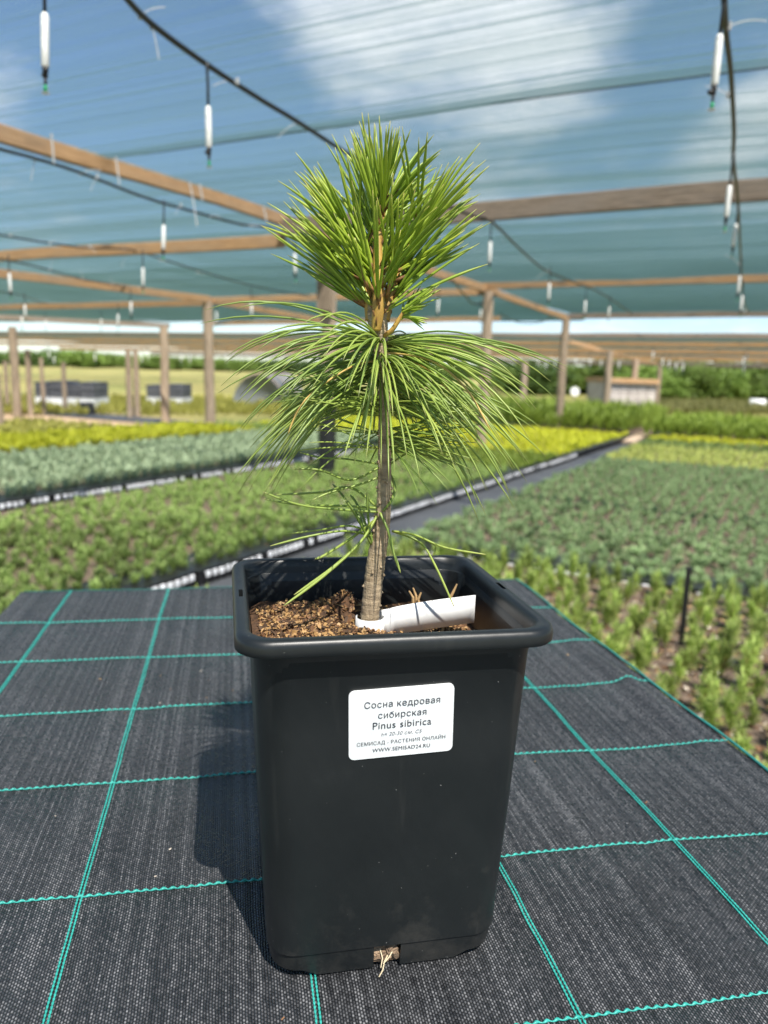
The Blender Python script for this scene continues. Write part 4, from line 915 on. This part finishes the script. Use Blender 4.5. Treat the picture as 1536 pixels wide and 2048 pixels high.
def needle(m, o, d, ln, r, bend, side=None, n=10, taper=.75, droop=Vector((0, 0, -1)), pw=1.6):
    """curved three-sided needle; bend pulls it towards droop"""
    P = []; p = Vector(o); q = Vector(d).normalized(); st_ = ln/n
    for i in range(n+1):
        P.append(p.copy()); t = (i+1)/n; q = (q+droop*bend*st_/ln*(.35+pw*t)).normalized(); p = p+q*st_
    R_ = [r*(.72+.28*min(1, i/2)) if i < n-2 else r*(.85 if i == n-2 else taper*.75 if i == n-1 else .16) for i in range(n+1)]
    m.tube(P, R_, 5); return P
def bundle(o, d, ln, r, k, spread, bend, parent, mats, sheath=True, droop=Vector((0, 0, -1)), pw=1.6):
    m = MB(); d = Vector(d).normalized()
    for i in range(k):
        a = 2*math.pi*i/k+random.uniform(-.4, .4); u = d.orthogonal().normalized(); w = d.cross(u); sp = spread*random.uniform(.5, 1.3)
        needle(m, o, d+(u*math.cos(a)+w*math.sin(a))*sp, ln*random.uniform(.86, 1.08), r*random.uniform(.85, 1.1), bend*random.uniform(.7, 1.3), droop=droop, pw=pw)
    if sheath:
        t0 = list(m.t); m.tube([o-d*.002, o+d*.004, o+d*.010, o+d*.014], [.0010, .0012, .0010, .0006], 6, 1)
    return child('needle_bundle', m.build('needle_bundle', mats, True, attr=True), parent)
px2m = PD/FPX
def dirv(az, el):                                 # az: 0 right, 90 away; el up
    return RT*math.cos(az)*math.cos(el)+FH*math.sin(az)*math.cos(el)+Vector((0, 0, math.sin(el)))
# crown of fresh needles
cnt = [32, 20, 23, 12]
for si, (P, R, s_) in enumerate(shoots):
    for i in range(cnt[si]):
        t = ((i+.5)/cnt[si])**.9; k = int((.14+.84*t)*(len(P)-1)); az = i*2.39996+si*1.3+random.uniform(-.3, .3)
        inc = math.radians((43-(24 if si == 0 else 9)*t)+random.uniform(-12, 12)+(8 if math.cos(az) > .5 else 0))
        if math.sin(az) < -.35 and t < .72 and random.random() < .72: continue; 
        own = {0: None, 1: 2.9, 2: 0.0, 3: math.pi/2}[si]
        if own is not None and t > .1: az = own+random.gauss(0, 1.0)
        d = dirv(az, math.pi/2-inc); ln = (232-(92 if si == 0 else 62)*t+random.uniform(-26, 22))*px2m
        out_ = dirv(az, 0)
        bundle(P[k]+out_*R[k]*.8, d, ln, .00092, random.choice((4, 4, 5)), .16, .22 if math.cos(az) > .4 else .12, s_, [M_nd, M_scale], droop=out_*.8+Vector((0, 0, -.25)))
for (a, b, c, tx, ty, oz) in ((728, 612, 0, 612, 545, -.008), (722, 560, 0, 592, 470, -.012), (735, 575, -.01, 700, 470, -.02), (790, 545, 0, 950, 465, -.006), (795, 560, 0, 945, 492, .004), (775, 590, -.01, 800, 470, -.02)):
    o_ = pp(a, b, c); e_ = pp(tx, ty, oz); bundle(o_, e_-o_, (e_-o_).length*1.02, .0009, 4, .09, .12, shoots[0][2], [M_nd, M_scale], droop=Vector((0, 0, 1)))
# drooping whorl of last year's needles
whorl = trunk
for i in range(80):
    t = i/80; az = i*2.39996+random.uniform(-.25, .25); zpx = 672+92*random.random(); o_ = pp(762, zpx, 0)+dirv(az, 0)*.0035
    el = math.radians(random.uniform(-8, 24)-(zpx-672)*.34); ln = random.uniform(285, 385)*px2m*(1-.32*abs(math.sin(az))**2)
    bundle(o_, dirv(az, el), ln, .00064, random.choice((3, 4, 4)), .15, random.uniform(.72, 1.12), whorl, [M_nd2, M_scale], sheath=False, pw=.9)
# shaded older needles below it
for i in range(40):
    az = random.choice((0, math.pi))+random.gauss(0, .75); zpx = random.uniform(765, 905); o_ = pp(769, zpx, 0)+dirv(az, 0)*.004
    bundle(o_, dirv(az, math.radians(random.uniform(-22, 18))), random.uniform(130, 240)*px2m*(1.1-(zpx-765)/420), .00055, random.choice((2, 3, 4)), .2, random.uniform(-.2, .5), trunk, [M_nd2, M_scale], sheath=False)
# short side shoot on the right
P, R = spline([(768, 672, -.004, 8), (784, 660, -.006, 10), (796, 642, -.007, 9), (806, 624, -.008, 5)], 5); m = MB(); m.tube(P, R, 8); s_ = child('shoot', m.build('shoot', M_shoot, True))
for (tx, ty, oz) in ((882, 562, 0), (868, 572, -.01), (858, 590, .01), (880, 578, .02), (846, 610, -.02), (828, 600, 0), (812, 598, .01), (838, 575, .015), (858, 640, -.01), (848, 650, .01)):
    o_ = P[-3]+Vector((0, 0, random.uniform(-.003, .003))); e_ = pp(tx, ty, oz); bundle(o_, e_-o_, (e_-o_).length, .00062, 3, .10, .1, s_, [M_nd, M_scale], sheath=False)
# single needles low on the trunk
def traced(paths, r):
    m = MB()
    for pts in paths:
        Q = smooth_path([pp(*p) for p in pts], 6); n_ = len(Q); m.tube(Q, [r*(1 if i < n_*.8 else 1-.85*(i/n_-.8)/.2) for i in range(n_)], 5)
    child('needle_bundle', m.build('needle_bundle', [M_nd2], True, attr=True), trunk)
traced([[(756, 1024, -.004), (690, 1020, -.01), (600, 1010, -.02), (526, 984, -.03)], [(754, 1016, -.004), (680, 1012, .0), (600, 1010, .005), (528, 998, .01)], [(752, 1012, -.002), (700, 975, 0), (640, 985, .01), (545, 990, .02)]], .0008)
traced([[(754, 1032, -.005), (720, 1085, -.015), (650, 1150, -.028), (567, 1212, -.04)], [(752, 1036, -.005), (725, 1080, -.012), (665, 1135, -.025), (588, 1190, -.035)], [(750, 1040, -.004), (705, 1075, -.005), (650, 1110, -.01), (630, 1118, -.012)]], .0009)
traced([[(746, 1090, -.003), (738, 1050, -.004), (735, 1010, -.006), (734, 985, -.008)], [(744, 1085, -.002), (728, 1040, 0), (712, 1005, .004), (700, 990, .008)], [(742, 1088, -.003), (722, 1050, -.01), (705, 1020, -.016), (690, 1000, -.02)], [(745, 1080, 0), (715, 1030, .01), (680, 985, .015), (665, 968, .02)]], .00085)
traced([[(745, 1072, -.003), (690, 1062, -.01), (620, 1072, -.018), (540, 1092, -.025)], [(748, 1068, -.002), (700, 1052, .004), (640, 1060, .01), (575, 1068, .015)]], .00072)
traced([[(760, 1026, -.006), (776, 1060, -.012), (786, 1100, -.016), (801, 1146, -.02)], [(766, 1022, -.005), (782, 1002, -.004), (790, 975, 0), (780, 945, .004)]], .00095)
traced([[(784, 1062, -.004), (830, 1070, -.008), (890, 1095, -.014), (971, 1109, -.02)], [(784, 1062, -.003), (840, 1085, -.006), (870, 1130, -.012), (908, 1213, -.02)], [(860, 1084, -.01), (872, 1092, -.01), (866, 1112, -.01)]], .00075)
traced([[(758, 935, -.004), (700, 960, -.01), (640, 940, -.016), (588, 938, -.02)], [(756, 928, 0), (690, 918, .01), (640, 915, .012), (600, 905, .02)], [(756, 955, -.003), (715, 970, -.008), (660, 985, -.014), (625, 1000, -.02)], [(778, 930, 0), (820, 905, .004), (860, 915, .01), (905, 930, .02)]], .00066)
M_dead = noisy('dead_needle', (.42, .27, .06), (.56, .40, .12), 60, .6)
m = MB()
for pts in ([(772, 705, -.004), (860, 720, -.03), (930, 775, -.05), (982, 862, -.06)], [(768, 720, -.004), (700, 735, -.03), (610, 800, -.045), (575, 870, -.05)], [(775, 712, .0), (850, 735, -.02), (905, 790, -.03)]):
    Q = smooth_path([pp(*p) for p in pts], 6); m.tube(Q, [.0006]*(len(Q)-2)+[.0004, .0001], 5)
child('dead_needles', m.build('dead_needles', M_dead, True), trunk)
# twig and dead needles behind the trunk
tw = pp(838, 1215, .02); m = MB()
for a in ([(826, 1214, .02), (826, 1195, .02), (818, 1182, .02)], [(832, 1214, .022), (832, 1192, .022), (826, 1176, .022)], [(898, 1200, .03), (906, 1185, .03), (914, 1168, .03)], [(840, 1212, .02), (836, 1200, .02), (842, 1185, .02)]):
    m.tube([pp(*q)-tw for q in a], [.0013, .001, .0006], 6)
tag(link('dead_twig', m.build('dead_twig', M_ch1), loc=tw), 'small dry twig stub sticking up behind the white tag', 'twig')
# ---------------------------------------------------------------- white tag looped round the trunk
def tag_band():
    cpl = pp(738, 1262, 0); r = .0094; pts = []
    for k in range(22):                            # loop: starts at the back left, passes the front
        a = math.radians(200-40)+math.radians(300)*k/21; pts.append((cpl+RT*(r*math.cos(a)+.0005)+FH*(r*math.sin(a)), 0.0))
    q0 = pp(762, 1262, .0); q1 = pp(948, 1250, .018)
    for k in range(1, 15):
        t = k/14; pts.append((q0.lerp(q1, t)+FH*(.004*math.sin(t*3.1)), t))
    v = []; f = []
    for p, t in pts:
        zt = pp(738, 1237, 0).z if t == 0 else None
        b_ = Vector((p.x, p.y, 0))
        dep = (b_-Vector((EYE.x, EYE.y, 0))).dot(FH)
        if t == 0: z0, z1 = base.z-.004, base.z+.0135
        else:
            px = 762+186*t; top = 1224-34*t**.62; bot = 1272-27*t
            z1 = (EYE+ray(px, top)*(dep/ray(px, top).dot(FH))).z; z0 = (EYE+ray(px, bot)*(dep/ray(px, bot).dot(FH))).z
        v += [(p.x, p.y, z0), (p.x, p.y, z1)]
    for i in range(len(pts)-1): f.append((2*i, 2*i+2, 2*i+3, 2*i+1))
    return v, f
v, f = tag_band(); o = link('plant_tag', mesh('plant_tag', v, f, noisy('tag_plastic', (.76, .77, .76), (.82, .83, .82), 20, .4, trans=.15), True)); md = o.modifiers.new('thick', 'SOLIDIFY'); md.thickness = .0006; md.offset = 0
tag(o, 'blank white plastic tag looped round the trunk on the soil', 'plant tag')
